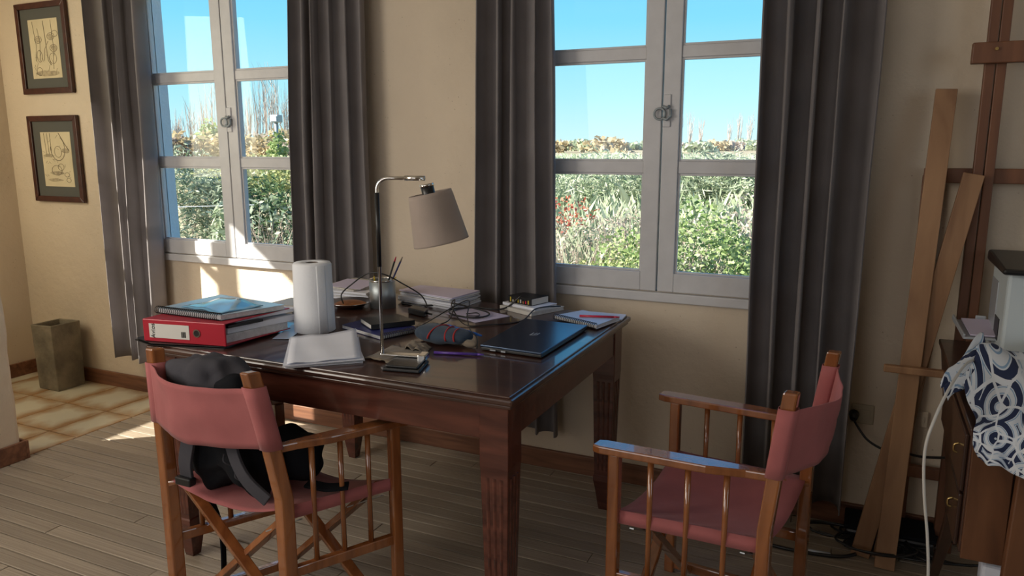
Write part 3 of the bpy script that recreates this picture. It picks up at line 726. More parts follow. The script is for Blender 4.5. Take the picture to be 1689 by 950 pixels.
def strap(pts, w_, th, m, nm, up=(0, 1, 0)):
    g = MB(); P_ = smoothpath(pts, 5)
    vv = []; ff = []
    for i, p in enumerate(P_):
        d = (P_[min(i + 1, len(P_) - 1)] - P_[max(i - 1, 0)]).normalized(); s_ = d.cross(Vector(up)).normalized(); n3 = s_.cross(d)
        vv += [p - s_ * w_ / 2 - n3 * th / 2, p + s_ * w_ / 2 - n3 * th / 2, p + s_ * w_ / 2 + n3 * th / 2, p - s_ * w_ / 2 + n3 * th / 2]
    for i in range(len(P_) - 1):
        for k in range(4): ff.append((i * 4 + k, i * 4 + (k + 1) % 4, (i + 1) * 4 + (k + 1) % 4, (i + 1) * 4 + k))
    ff.append((3, 2, 1, 0)); ff.append(tuple((len(P_) - 1) * 4 + k for k in range(4))); g.add(vv, ff)
    return obj(nm, g, m, bp_, smooth=False, bevel=.002)
s1 = strap([(-1.70, 1.485, .66), (-1.715, 1.475, .58), (-1.735, 1.475, .51), (-1.745, 1.485, .455)], .048, .010, m_greycloth, 'shoulder_strap')
strap([(-1.56, 1.475, .64), (-1.53, 1.465, .56), (-1.49, 1.465, .50), (-1.43, 1.475, .45)], .040, .010, m_greycloth, 'shoulder_strap')
obj('buckle', Bx(-1.775, -1.715, 1.465, 1.49, .435, .46), m_black, s1, bevel=.004)
strap([(-1.775, 1.52, .425), (-1.80, 1.60, .34), (-1.795, 1.64, .20), (-1.775, 1.62, .07), (-1.765, 1.60, .012)], .028, .006, m_blackcloth, 'hanging_strap', (1, .3, 0))
strap([(-1.40, 1.60, .455), (-1.34, 1.62, .445), (-1.29, 1.65, .448)], .045, .008, m_blackcloth, 'waist_strap', (0, 0, 1))
for k in range(7):
    obj('zip_cord', MB().tube(smoothpath([(-1.62 + .02 * k, 1.475, .60 - .02 * k), (-1.61 + .02 * k, 1.462, .585 - .02 * k), (-1.595 + .02 * k, 1.475, .57 - .02 * k)]), .0022, 5), m_greycloth, bp_) if k in (2, 4) else None

# ------------------------------------------------------------------ STOOL under the left end of the table
stl = thing('wooden_stool', (-2.80, 2.62, 0), 'brown wooden stool standing behind the left end of the table, one leg showing', 'stool')
obj('seat', Bx(-2.93, -2.64, 2.50, 2.78, .42, .445), m_table, stl, bevel=.006)
for a, b_ in ((-2.90, 2.53), (-2.90, 2.75), (-2.50, 2.76), (-2.67, 2.53)):
    if (a, b_) == (-2.50, 2.76): a = -2.67
    obj('leg', MB().bar((a, b_, 0), (a, b_, .42), .034, .034), m_chair, stl, bevel=.003)
for a, b_ in (((-2.90, 2.53), (-2.67, 2.53)), ((-2.90, 2.75), (-2.67, 2.75))): obj('stretcher', MB().bar((*a, .18), (*b_, .18), .018, .024), m_chair, stl)

# ------------------------------------------------------------------ THINGS ON THE TABLE
E0 = .0006
def lerpq(q, u, v_): 
    a = Vector(q[0]).lerp(Vector(q[1]), u); b_ = Vector(q[3]).lerp(Vector(q[2]), u); return a.lerp(b_, v_)
def grow(q, s):
    c_ = sum((Vector(p) for p in q), Vector((0, 0))) / len(q); return [tuple(c_ + (Vector(p) - c_) * s) for p in q]
def rotq(q, deg, off=(0, 0), s=1):
    c_ = sum((Vector(p) for p in q), Vector((0, 0))) / len(q); R_ = Matrix.Rotation(math.radians(deg), 2)
    return [tuple(c_ + R_ @ ((Vector(p) - c_) * s) + Vector(off)) for p in q]
def stack(name, label, cat, q, z0, z1, n, cover=None, jit=2.0, group=None):
    cc = sum((Vector(p) for p in q), Vector((0, 0))) / 4
    root = thing(name, (cc.x, cc.y, z0), label, cat, group); rg = random.Random(hash(label) % 1000 if False else len(label)); h = (z1 - z0) / n
    for k in range(n):
        qq = rotq(q, rg.uniform(-jit, jit), (rg.uniform(-.006, .006), rg.uniform(-.006, .006)), rg.uniform(.97, 1.0)) if k < n - 1 else q
        obj('sheet_bundle', MB().prism(qq, z0 + h * k + .0002, z0 + h * (k + 1) - (.0008 if k < n - 1 else 0)), (cover if (cover and k == n - 1) else (m_paper if k % 2 == 0 or k == n - 1 else m_paper_edge)), root)
    return root
def book(name, label, q, z0, z1, mc, cat='book', spine=(0, 1), mp=None, group=None):
    cc = sum((Vector(p) for p in q), Vector((0, 0))) / 4; root = thing(name, (cc.x, cc.y, z0), label, cat, group); t_ = .0018
    obj('cover', MB().prism(q, z0, z0 + t_), mc, root, bevel=.0005); obj('cover', MB().prism(q, z1 - t_, z1), mc, root, bevel=.0005)
    obj('pages', MB().prism(grow(q, .975), z0 + t_, z1 - t_), mp or m_paper_edge, root)
    a, b_ = Vector(q[spine[0]]), Vector(q[spine[1]]); c3 = (cc - (a + b_) / 2).normalized() * .003
    obj('spine', MB().prism([tuple(a), tuple(b_), tuple(b_ + c3), tuple(a + c3)], z0, z1), mc, root, bevel=.0008); return root
def spiral_book(name, label, q, z0, z1, mc, cat='notebook', side=(0, 1), mtop=None):
    cc = sum((Vector(p) for p in q), Vector((0, 0))) / 4; root = thing(name, (cc.x, cc.y, z0), label, cat)
    obj('back_cover', MB().prism(q, z0, z0 + .0015), mc, root); obj('pages', MB().prism(grow(q, .985), z0 + .0015, z1 - .001), m_paper_edge, root)
    obj('top_cover', MB().prism(q, z1 - .001, z1), mtop or mc, root)
    a, b_ = Vector(q[side[0]]), Vector(q[side[1]]); L2 = (b_ - a).length; d = (b_ - a).normalized(); n2 = (cc - (a + b_) / 2).normalized(); nc = int(L2 / .0085); R_ = (z1 - z0) / 2 + .003; g = MB()
    for k in range(nc):
        p = a + d * (L2 * (k + .5) / nc) - n2 * .002; g.tube([(p.x + n2.x * R_ * math.cos(t_), p.y + n2.y * R_ * math.cos(t_), (z0 + z1) / 2 + .0042 + R_ * math.sin(t_)) for t_ in [2 * PI * j / 10 for j in range(11)]], .0015, 4, False)
    obj('wire_binding', g, m_black, root); return root

# black folder whose tip pokes over the left corner, under the binder
tipq = [(-2.190, 1.702), (-2.083, 1.672), (-1.830, 1.738), (-1.86, 2.02), (-2.20, 2.03)]
cc = (-2.02, 1.86, TZ)
fo = thing('black_folder', cc, 'flat black folder under the red binder, poking over the table corner', 'folder')
obj('lower_flap', MB().prism(tipq, TZ + E0, TZ + .003), m_black, fo); obj('upper_flap', MB().prism([(p[0] + .004, p[1] + .004) for p in tipq], TZ + .006, TZ + .008), m_black, fo)
obj('elastic_band', Bx(-2.10, -2.09, 1.70, 2.0, TZ + .003, TZ + .006), m_teal, fo)
# red lever arch binder
bq = [(-2.128, 1.690), (-1.822, 1.745), (-1.800, 2.020), (-2.125, 2.0)]
bz0, bz1 = TZ + .0085, TZ + .0835
bi = thing('lever_arch_binder', (-1.97, 1.86, bz0), 'thick red lever arch binder lying flat with a white spine label', 'binder')
obj('cover', MB().prism(bq, bz0, bz0 + .003), m_red, bi, bevel=.001); obj('cover', MB().prism(bq, bz1 - .003, bz1), m_red, bi, bevel=.001)
a, b_ = Vector(bq[0]), Vector(bq[1]); d = (b_ - a).normalized(); nin = Vector((-d.y, d.x))
spine = obj('spine', MB().prism([tuple(a - nin * .003), tuple(b_ - nin * .003), tuple(b_ + nin * .003), tuple(a + nin * .003)], bz0, bz1), m_red, bi, bevel=.004)
def onspine(u0, u1, z0, z1, off=.0036, th=.0008):
    L2 = (b_ - a).length
    p0 = a + d * L2 * u0; p1 = a + d * L2 * u1
    return MB().prism([tuple(p0 - nin * (off + th)), tuple(p1 - nin * (off + th)), tuple(p1 - nin * off), tuple(p0 - nin * off)], z0, z1)
lab = obj('spine_label', onspine(.08, .57, bz0 + .014, bz1 - .014), m_label, spine)
g = MB()
for k, u in enumerate((.475, .482, .492, .497, .505, .515, .521)): g.add(*[onspine(u, u + (.004 if k % 2 else .006), bz0 + .020, bz1 - .036, .0045, .0005).v, BOXF])
obj('barcode', g, m_black, spine)
L2 = (b_ - a).length; hc = a + d * L2 * .66 - nin * .004; hz = (bz0 + bz1) / 2
def ringd(r1_, r2_, y_off, m, nm, par):
    g = MB(); vv = []; ff = []
    for r_ in (r1_, r2_):
        for k in range(24): t_ = 2 * PI * k / 24; p = hc - nin * y_off + d * r_ * math.cos(t_); vv.append((p.x, p.y, hz + r_ * math.sin(t_)))
    for k in range(24): ff.append((k, (k + 1) % 24, 24 + (k + 1) % 24, 24 + k))
    if r1_ < .0001: pass
    g.add(vv, ff); return obj(nm, g, m, par)
ringd(.010, .0135, .0012, m_steel, 'finger_ring', spine); ringd(.0001, .0102, .0006, m_black, 'finger_hole', spine)
def word(txt, name, size, loc, rot, m, par):
    cu = bpy.data.curves.new(name, 'FONT'); cu.body = txt; cu.size = size; cu.extrude = .0002; cu.align_x = 'CENTER'; cu.align_y = 'CENTER'
    o = bpy.data.objects.new(name, cu); COL.objects.link(o); dg = bpy.context.evaluated_depsgraph_get(); dg.update()
    me = bpy.data.meshes.new_from_object(o.evaluated_get(dg)); bpy.data.objects.remove(o)
    k = bpy.data.objects.new(name, me); COL.objects.link(k); me.materials.clear(); me.materials.append(m)
    k.matrix_world = Matrix.Translation(Vector(loc)) @ rot.to_4x4(); 
    if par: 
        k.parent = par; k.location = Vector(loc) - Vector(ORG[par.name])
    ORG[k.name] = loc; return k
# lettering on the label reads upwards
rotm = Matrix(((0, -d.x, -nin.x), (0, -d.y, -nin.y), (1, 0, 0))); p = a + d * L2 * .13 - nin * .0052
word('Avios', 'lettering', .022, (p.x, p.y, (bz0 + bz1) / 2), rotm, m_black, spine)
obj('filed_papers', MB().prism([(-2.10, 1.715), (-1.845, 1.765), (-1.800, 2.005), (-2.10, 1.99)], bz0 + .0035, bz0 + .030), m_paper_edge, bi)
obj('filed_papers', MB().prism([(-2.10, 1.72), (-1.850, 1.78), (-1.785, 2.035), (-2.10, 2.01)], bz0 + .031, bz0 + .050), m_paper, bi)
obj('divider', MB().prism([(-2.10, 1.72), (-1.840, 1.775), (-1.81, 1.90), (-2.10, 1.9)], bz0 + .051, bz0 + .060), m_black, bi)
obj('filed_papers', MB().prism([(-2.10, 1.74), (-1.85, 1.82), (-1.79, 2.05), (-2.10, 2.03)], bz0 + .0605, bz1 - .0035), m_paper, bi)
# spiral notebook and blue sleeve on the binder
sq = [(-2.145, 1.765), (-1.862, 1.767), (-1.790, 1.985), (-2.13, 2.03)]
spiral_book('spiral_notebook', 'spiral notebook with black wire and pale blue cover on the red binder', sq, bz1 + .001, bz1 + .019, m_teal, mtop=plain('pale_blue_cover', (.42, .52, .60), .25, var=.1, vscale=14))
zf = bz1 + .020; g = MB(); vv = []; ff = []; fq = [(-2.075, 1.80), (-1.875, 1.775), (-1.835, 1.93), (-2.07, 1.97)]
for j in range(9):
    for i in range(15):
        p = lerpq([Vector(x_) for x_ in fq], i / 14, j / 8); vv.append((p.x, p.y, zf + .002 + .010 * max(0, math.sin(PI * i / 14 * 1.1)) * (.5 + .5 * j / 8) + .002 * math.sin(i * .9 + j)))
for j in range(8):
    for i in range(14): q = j * 15 + i; ff.append((q, q + 1, q + 16, q + 15))
tag(obj('document_sleeve', g.add(vv, ff), m_blue_plastic, smooth=True, solid=.002), 'wavy blue plastic document sleeve on top of the spiral notebook', 'sleeve')

# paper towel roll
tw = thing('paper_towel_roll', (-1.728, 2.063, TZ), 'upright white paper towel roll on the table', 'paper towel')
obj('paper', MB().lathe([(.066, TZ + E0), (.071, TZ + .004), (.0695, TZ + .06), (.067, TZ + .16), (.066, TZ + .236), (.062, TZ + .243), (.024, TZ + .244), (.022, TZ + .241), (.022, TZ + .02)], (-1.728, 2.063, 0), 48), m_towel, tw, smooth=True)
obj('cardboard_core', MB().lathe([(.0215, TZ + .02), (.0215, TZ + .2425), (.0195, TZ + .2425), (.0195, TZ + .02)], (-1.728, 2.063, 0), 28, cap=False), m_core, tw, smooth=True)
g = MB(); vv = []; 
for k in range(9):
    a_ = -.2 - .06 * k; r_ = .0712 + .0001 * k; vv += [(-1.728 + r_ * math.cos(a_), 2.063 + r_ * math.sin(a_), TZ + .002 - .0 * k), (-1.728 + (r_ - .0045) * math.cos(a_), 2.063 + (r_ - .002) * math.sin(a_), TZ + .238)]
obj('loose_end', g.add(vv, [(2 * k, 2 * k + 2, 2 * k + 3, 2 * k + 1) for k in range(8)]), m_towel, tw, smooth=True, solid=.001)

# white paper stack in front
r_ = stack('paper_stack', 'curled stack of white printed pages at the front table edge', 'papers', [(-1.500, 1.640), (-1.330, 1.797), (-1.540, 2.045), (-1.712, 1.915)], TZ + E0, TZ + .012, 4, jit=3)
g = MB(); vv = []; ff = []; wq = [Vector(p) for p in [(-1.493, 1.650), (-1.340, 1.798), (-1.535, 2.040), (-1.705, 1.915)]]
for j in range(11):
    for i in range(11):
        p = lerpq(wq, i / 10, j / 10); vv.append((p.x, p.y, TZ + .0135 + .016 * (i / 10) ** 3 * (j / 10) ** 1 + .003 * math.sin(i * 1.3 + j * .4)* (1 - i / 10) + .003))
for j in range(10):
    for i in range(10): q = j * 11 + i; ff.append((q, q + 1, q + 12, q + 11))
obj('curled_sheet', g.add(vv, ff), m_paper, r_, smooth=True, solid=.0008)
# clear plastic sleeve edge and papers between binder and roll
stack('paper_bundle', 'thin bluish papers beside the binder, partly under the towel roll', 'papers', [(-1.775, 1.90), (-1.722, 1.925), (-1.805, 2.12), (-1.90, 2.20)], TZ + E0, TZ + .003, 2, jit=.2, cover=m_bluepaper)
g = MB()
for k in range(7):
    c_ = Vector((-1.795 + .012 * math.sin(k * 2.1), 2.075 + .016 * k, TZ + .030)); g.tube([(c_.x + .016 * math.cos(t_), c_.y + .004 * math.sin(2 * t_), c_.z + .018 * math.sin(t_)) for t_ in [2 * PI * j / 12 for j in range(13)]], .0014, 5, False)
tag(obj('wire_coil', g, m_black), 'loose black wire coil between the binder and the towel roll', 'wire')
# bundles behind the roll, at the left back corner of the table
book('hardback_book', 'grey hardback book lying behind the binder at the left edge', [(-2.105, 2.20), (-1.95, 2.20), (-1.97, 2.38), (-2.10, 2.38)], TZ + E0, TZ + .018, m_news)
book('hardback_book', 'worn paperback on top of the grey book behind the towel roll', [(-2.095, 2.22), (-1.96, 2.24), (-1.985, 2.37), (-2.09, 2.36)], TZ + .0185, TZ + .034, m_cover)
stack('paper_stack', 'tall untidy pile of papers in front of the curtain, left back corner', 'papers', [(-2.09, 2.55), (-1.86, 2.55), (-1.90, 2.755), (-2.11, 2.755)], TZ + E0, TZ + .035, 5, jit=4)
tag(obj('newspaper', MB().prism([(-2.115, 2.60), (-1.93, 2.56), (-1.87, 2.745), (-2.09, 2.79)], TZ + .036, [TZ + .044, TZ + .042, TZ + .05, TZ + .048]), m_news), 'folded newspaper on the pile at the left back corner', 'newspaper')
tag(obj('paper_sheet', MB().prism([(-2.09, 2.585), (-1.905, 2.575), (-1.92, 2.73), (-2.09, 2.73)], [TZ + .045, TZ + .044, TZ + .052, TZ + .052], [TZ + .0462, TZ + .0452, TZ + .0532, TZ + .0532]), m_paper_lav), 'plain white sheet lying on the folded newspaper', 'paper')
# metal dish with copper coloured contents
di = thing('metal_dish', (-1.86, 2.44, TZ), 'shallow metal dish with copper coloured filling behind the towel roll', 'dish')
obj('bowl', MB().lathe([(.045, TZ + E0), (.06, TZ + .006), (.088, TZ + .022), (.090, TZ + .024), (.086, TZ + .0235), (.058, TZ + .009), (.001, TZ + .007)], (-1.86, 2.44, 0), 36), m_steel, di, smooth=True)
obj('filling', MB().lathe([(.066, TZ + .0125), (.05, TZ + .020), (.02, TZ + .023), (.001, TZ + .023)], (-1.86, 2.44, 0), 28, cap=False), m_orange, di, smooth=True)
# pen cup
cp = (-1.739, 2.496)
cu_ = thing('pen_cup', (*cp, TZ), 'round brushed metal pen cup on the table', 'cup')
obj('cup_body', MB().lathe([(.052, TZ + E0), (.0525, TZ + .112), (.0505, TZ + .112), (.050, TZ + .006), (.001, TZ + .005)], (*cp, 0), 36), m_dull_steel, cu_, smooth=True)
obj('rim', MB().lathe([(.0525, TZ + .108), (.054, TZ + .110), (.054, TZ + .115), (.050, TZ + .115), (.050, TZ + .108)], (*cp, 0), 36, cap=False), m_steel, cu_, smooth=True)
def pencil(label, p0, p1, m, mt, r=.0036, name='pencil', tip=.02):
    p0 = Vector(p0); p1 = Vector(p1); root = thing(name, tuple(p0), label, 'pencil' if name in ('pencil', 'paintbrush') else 'pen')
    q = p0.lerp(p1, 1 - tip / (p1 - p0).length); obj('barrel', MB().tube([p0, q], r, 8), m, root, smooth=True); obj('tip', MB().tube([q, p1], [r, r * .5], 8), mt, root, smooth=True); return root
pencil('tall pencil with a red end leaning right in the pen cup', (cp[0] - .01, cp[1], TZ + .01), (-1.672, 2.500, TZ + .208), m_black, m_redp)
pencil('slim dark paintbrush leaning furthest right in the pen cup', (cp[0] - .012, cp[1] + .01, TZ + .01), (-1.652, 2.515, TZ + .206), m_navy, m_khaki, name='paintbrush')
pencil('short yellow pencil at the left of the pen cup', (cp[0] - .01, cp[1] - .02, TZ + .01), (cp[0] - .028, cp[1] - .015, TZ + .126), m_yellow, m_yellow, .005)
pencil('green pencil sticking out low to the right of the pen cup', (cp[0] - .02, cp[1] - .01, TZ + .03), (cp[0] + .060, cp[1] + .01, TZ + .125), m_green, m_yellow)
# right back stacks
stack('paper_stack', 'lower pile of magazines at the back of the table under white sheets', 'papers', [(-1.735, 2.60), (-1.440, 2.545), (-1.430, 2.755), (-1.75, 2.758)], TZ + E0, TZ + .028, 4, jit=2.5)
stack('paper_stack', 'fanned white sheets on the pile of magazines, behind the cables', 'papers', [(-1.745, 2.625), (-1.455, 2.560), (-1.430, 2.750), (-1.72, 2.752)], TZ + .0295, TZ + .048, 4, cover=m_paper_lav, jit=4)
# navy notebook and black journal
spiral_book('spiral_notebook', 'spiral notebook with blue and purple cover under the black journal', [(-1.660, 2.125), (-1.440, 2.045), (-1.380, 2.205), (-1.635, 2.285)], TZ + E0, TZ + .014, m_navy, side=(1, 2), mtop=m_navy)
book('journal', 'black clothbound journal lying on the blue spiral notebook', [(-1.612, 2.170), (-1.512, 2.096), (-1.415, 2.222), (-1.526, 2.285)], TZ + .0165, TZ + .034, m_black, spine=(1, 2), mp=m_cover)
# charger
ch = thing('power_adapter', (-1.545, 2.45, TZ), 'black laptop power adapter behind the black journal', 'adapter')
obj('housing', MB().prism([(-1.575, 2.425), (-1.482, 2.395), (-1.502, 2.455), (-1.592, 2.485)], TZ + E0, TZ + .024), m_black, ch, bevel=.004)
obj('strain_relief', MB().tube([(-1.492, 2.425, TZ + .012), (-1.462, 2.415, TZ + .011)], [.005, .0035], 8), m_black, ch)
ch = thing('cable_connector', (-1.385, 2.255, TZ), 'small grey inline connector on a black cable by the journal', 'connector')
obj('housing', MB().prism([(-1.398, 2.222), (-1.368, 2.208), (-1.352, 2.278), (-1.380, 2.292)], TZ + E0, TZ + .018), m_black, ch, bevel=.003)
obj('end_cap', MB().prism([(-1.406, 2.196), (-1.380, 2.184), (-1.370, 2.208), (-1.396, 2.220)], TZ + E0, TZ + .014), m_greyp, ch, bevel=.003)
# lavender paper, books, pad, pens
tag(obj('paper_sheet', MB().prism([(-1.448, 2.493), (-1.267, 2.399), (-1.198, 2.549), (-1.396, 2.631)], TZ + E0, TZ + .002), m_paper_lav), 'lavender sheet lying under the looped cables', 'paper')
book('paperback_book', 'white paperback at the bottom of the small book pile by the curtain', [(-1.292, 2.655), (-1.122, 2.580), (-1.050, 2.740), (-1.215, 2.750)], TZ + E0, TZ + .016, m_cover)
book('paperback_book', 'thin white paperback in the middle of the small book pile', [(-1.285, 2.668), (-1.118, 2.602), (-1.075, 2.728), (-1.235, 2.750)], TZ + .0168, TZ + .028, m_paper)
bb = book('hardback_book', 'small black book with coloured spine marks on top of the book pile', [(-1.262, 2.672), (-1.145, 2.632), (-1.112, 2.728), (-1.230, 2.752)], TZ + .0285, TZ + .056, m_black, mp=m_cover)
a2, b2 = Vector((-1.262, 2.672)), Vector((-1.145, 2.632)); d2 = (b2 - a2).normalized(); n22 = Vector((d2.y, -d2.x))
for k, (mm, hh) in enumerate(((m_yellow, .018), (m_cover, .009), (m_orange, .012), (m_yellow, .016), (m_cover, .014), (m_orange, .009), (m_redp, .011), (m_yellow, .015))):
    p = a2 + d2 * (.010 + .0136 * k) + n22 * .0004; q = p + d2 * .006
    obj('spine_mark', MB().prism([tuple(p), tuple(p + n22 * .0006), tuple(q + n22 * .0006), tuple(q)], TZ + .033, TZ + .033 + hh), mm, bb)
tag(obj('paper_sheet', MB().prism([(-.955, 2.745), (-.80, 2.750), (-.79, 2.66), (-.94, 2.66)], TZ + E0, TZ + .004), m_paper), 'loose sheets at the right back corner of the table', 'paper')
spiral_book('notepad', 'spiral notepad with white top page and a red pen on it', [(-1.020, 2.560), (-.826, 2.475), (-.792, 2.640), (-.956, 2.690)], TZ + .005, TZ + .019, m_paper, side=(0, 1), mtop=m_bluepaper)
rp = pencil('red pen lying on the white notepad', (-.925, 2.572, TZ + .0235), (-.785, 2.612, TZ + .0235), m_redp, m_redp, .0042, name='pen'); 
# laptop
lq = [(-1.077, 2.069), (-.861, 2.057), (-.855, 2.461), (-1.093, 2.467)]
lt = thing('laptop', (-.97, 2.26, TZ), 'closed dark blue laptop near the right edge of the table', 'laptop')
obj('base', MB().prism(grow(lq, .99), TZ + .003, TZ + .012), m_black, lt, bevel=.002); lid = obj('lid', MB().prism(lq, TZ + .0128, TZ + .0195), m_laptop, lt, bevel=.0018)
for px_, py_ in ((-1.05, 2.10), (-.89, 2.09), (-.885, 2.43), (-1.06, 2.44)): obj('foot', Bx(px_ - .01, px_ + .01, py_ - .01, py_ + .01, TZ + E0, TZ + .0035), m_black, lt)
obj('port', Bx(-1.04, -1.02, 2.0635, 2.0655, TZ + .005, TZ + .009), m_silver, lt); obj('port', Bx(-1.00, -.985, 2.061, 2.064, TZ + .005, TZ + .009), m_silver, lt)
g = MB(); lx, ly, lz = -.972, 2.262, TZ + .0196    # angular two-stroke emblem
for (p, q) in (((-.016, -.010), (.018, -.010)), ((-.016, -.010), (-.004, .010)), ((-.004, .010), (.022, .010)), ((.002, -.001), (.020, .002))):
    g.bar((lx + p[1], ly + p[0], lz + .0002), (lx + q[1], ly + q[0], lz + .0002), .0035, .0005)
obj('emblem', g, m_silver, lid)
# pencil case
pc = thing('pencil_case', (-1.21, 2.10, TZ), 'slate blue cloth pencil case with red stitched stripes', 'pencil case')
obj('pouch', blob((-1.235, 2.105, TZ + .027), (.105, .055, .0275), .85, -8, 12, .012), m_denim, pc, smooth=True)
obj('zip_end', blob((-1.118, 2.080, TZ + .015), (.030, .016, .012), 1.0, -14, 15, .004), m_khaki, pc, smooth=True)
for x_ in (-1.245, -1.205, -1.175):
    P_ = []
    for k in range(13):
        t_ = -PI * .05 + PI * 1.1 * k / 12; rx = math.sqrt(max(.02, 1 - ((x_ + 1.235) / .108) ** 2)); P_.append((x_ + .030 * (k / 12 - .5) * (1 if x_ < -1.22 else -1) - .0, 2.105 - .14 * (x_ + 1.235) - .057 * rx * math.cos(t_), TZ + .0275 + .0290 * rx * math.sin(t_)))
    obj('stitching', MB().tube(P_, .003, 5), m_redthread, pc, smooth=True)
bpn = pencil('bright blue pen behind the pencil case, pointing at the laptop', (-1.270, 2.200, TZ + .034), (-1.112, 2.148, TZ + .026), m_blue, m_blue, .0052, name='pen')
pencil('purple pen lying in front of the pencil case', (-1.188, 1.971, TZ + .0052), (-1.035, 2.013, TZ + .0052), m_purple, m_purple, .0045, name='pen')
# cloth under the lamp
def rag(label, q, z, m, seed, amp):
    g = MB(); vv = []; ff = []; qv = [Vector(p) for p in q]
    for j in range(13):
        for i in range(17):
            p = lerpq(qv, i / 16, j / 12); vv.append((p.x + .006 * noise.noise(Vector((i * .4, j * .4, seed))), p.y + .006 * noise.noise(Vector((i * .4, j * .4, seed + 9))), z + amp * (.5 + .5 * noise.noise(Vector((i * .35, j * .45, seed + 3)))) * min(1, 4 * min(i, 16 - i) / 16 + .1)))
    for j in range(12):
        for i in range(16): k = j * 17 + i; ff.append((k, k + 1, k + 18, k + 17))
    return tag(obj('cleaning_cloth', g.add(vv, ff), m, smooth=True, solid=.0012), label, 'cloth')
rag('crumpled beige cloth under the lamp foot', [(-1.355, 1.835), (-1.262, 1.822), (-1.19, 1.95), (-1.36, 2.00)], TZ + .002, m_khaki, 2, .010)
rag('brown cloth beside the pencil case, left of its end', [(-1.300, 1.955), (-1.205, 1.955), (-1.235, 2.030), (-1.33, 2.045)], TZ + .002, m_khaki, 6, .022)
# desk lamp
lm = thing('desk_lamp', (-1.20, 1.82, TZ), 'chrome desk lamp with black grip and tilted beige linen shade', 'lamp')
px_, py_ = -1.293, 1.844
bqd = [(-1.232, 1.752), (-1.118, 1.772), (-1.150, 1.878), (-1.262, 1.858)]
obj('base', MB().prism(bqd, TZ + E0, TZ + .010), m_black, lm, bevel=.003); obj('base', MB().prism(grow(bqd, .86), TZ + .010, TZ + .017), m_black, lm, bevel=.004)
obj('foot_bar', MB().prism([(px_ - .004, py_ - .008), (-1.155, 1.862), (-1.165, 1.895), (px_ - .006, py_ + .014)], TZ + .017, TZ + .024), m_steel, lm, bevel=.003)
obj('foot_clip', MB().prism([(-1.175, 1.852), (-1.150, 1.857), (-1.162, 1.902), (-1.187, 1.897)], TZ + .010, TZ + .028), m_steel, lm, bevel=.003)
arc = [(px_, py_, TZ + .020), (px_, py_, 1.270)]; R_ = .035; dirv = Vector((.96, .28, 0)).normalized()
for k in range(7): a_ = PI / 2 * k / 6; arc.append((px_ + dirv.x * R_ * (1 - math.cos(a_)), py_ + dirv.y * R_ * (1 - math.cos(a_)), 1.283 + R_ * math.sin(a_)))
ae = Vector((px_, py_, 1.318)) + dirv * .140; arc.append(tuple(ae))
obj('pole', MB().tube(arc, .0052, 12), m_steel, lm, smooth=True)
obj('grip', MB().tube([(px_, py_, 1.058), (px_, py_, 1.276)], .0066, 12), m_black, lm, smooth=True)
obj('arm_sleeve', MB().tube([tuple(ae - dirv * .055), tuple(ae + dirv * .004)], .0072, 12), m_steel, lm, smooth=True)
sc_ = ae + dirv * .012 + Vector((0, 0, -.030)); camr = Vector((.906, .423, 0))
tilt = Matrix.Rotation(math.radians(-12), 3, Vector((-.423, .906, 0)))   # lower rim swings away from the pole
axv = tilt @ Vector((0, 0, -1))
obj('socket', MB().tube([tuple(sc_ - axv * .012), tuple(sc_ + axv * .05)], .019, 20), m_black, lm, smooth=True)
obj('socket_collar', MB().tube([tuple(sc_ - axv * .014 + camr * .0), tuple(sc_ - axv * .006)], .0205, 20), m_steel, lm, smooth=True)
tp = sc_ + axv * .012 + camr * .004
g = MB(); vv = []; ff = []; N_ = 48
for (r_, h_) in ((.0605, 0), (.0630, .012), (.0790, .142), (.0795, .147)):
    for k in range(N_): a_ = 2 * PI * k / N_; vv.append(tuple(tp + tilt @ Vector((r_ * math.cos(a_), r_ * math.sin(a_), -h_))))
for i in range(3):
    for k in range(N_): ff.append((i * N_ + k, i * N_ + (k + 1) % N_, (i + 1) * N_ + (k + 1) % N_, (i + 1) * N_ + k))
obj('lamp_shade', g.add(vv, ff), m_shade, lm, smooth=True, solid=.002)
g = MB()
for a_ in (0, 2 * PI / 3, 4 * PI / 3): g.tube([tuple(tp + axv * .012), tuple(tp + tilt @ Vector((.064 * math.cos(a_), .064 * math.sin(a_), -.008)))], .0015, 6)
obj('shade_spider', g, m_steel, lm)
obj('bulb', blob(tuple(tp + axv * .075), (.026, .026, .034), 1, 0, 0, 0, 20, 14), m_cover, lm, smooth=True)
# cables on the table
def cable(label, pts, r=.0028, m=m_black, name='cable', k=8): return tag(obj(name, MB().tube(smoothpath(pts, k), r, 6), m, smooth=True), label, 'cable')
cable('black cable arching over the pen cup and down to the adapter', [(-1.862, 2.40, TZ + .020), (-1.865, 2.395, TZ + .06), (-1.83, 2.42, TZ + .10), (-1.76, 2.43, TZ + .145), (-1.69, 2.44, TZ + .145), (-1.63, 2.48, TZ + .105), (-1.58, 2.53, TZ + .055), (-1.545, 2.52, TZ + .012), (-1.53, 2.47, TZ + .028)])
cable('thick black cable looping over the lavender sheet', [(-1.69, 2.56, TZ + .004), (-1.60, 2.56, TZ + .006), (-1.50, 2.58, TZ + .012), (-1.44, 2.545, TZ + .030), (-1.38, 2.55, TZ + .022), (-1.30, 2.55, TZ + .010), (-1.265, 2.50, TZ + .008), (-1.30, 2.44, TZ + .008), (-1.40, 2.46, TZ + .008), (-1.44, 2.53, TZ + .010), (-1.36, 2.59, TZ + .012), (-1.28, 2.60, TZ + .010), (-1.25, 2.64, TZ + .015), (-1.20, 2.655, TZ + .06)], .0035)
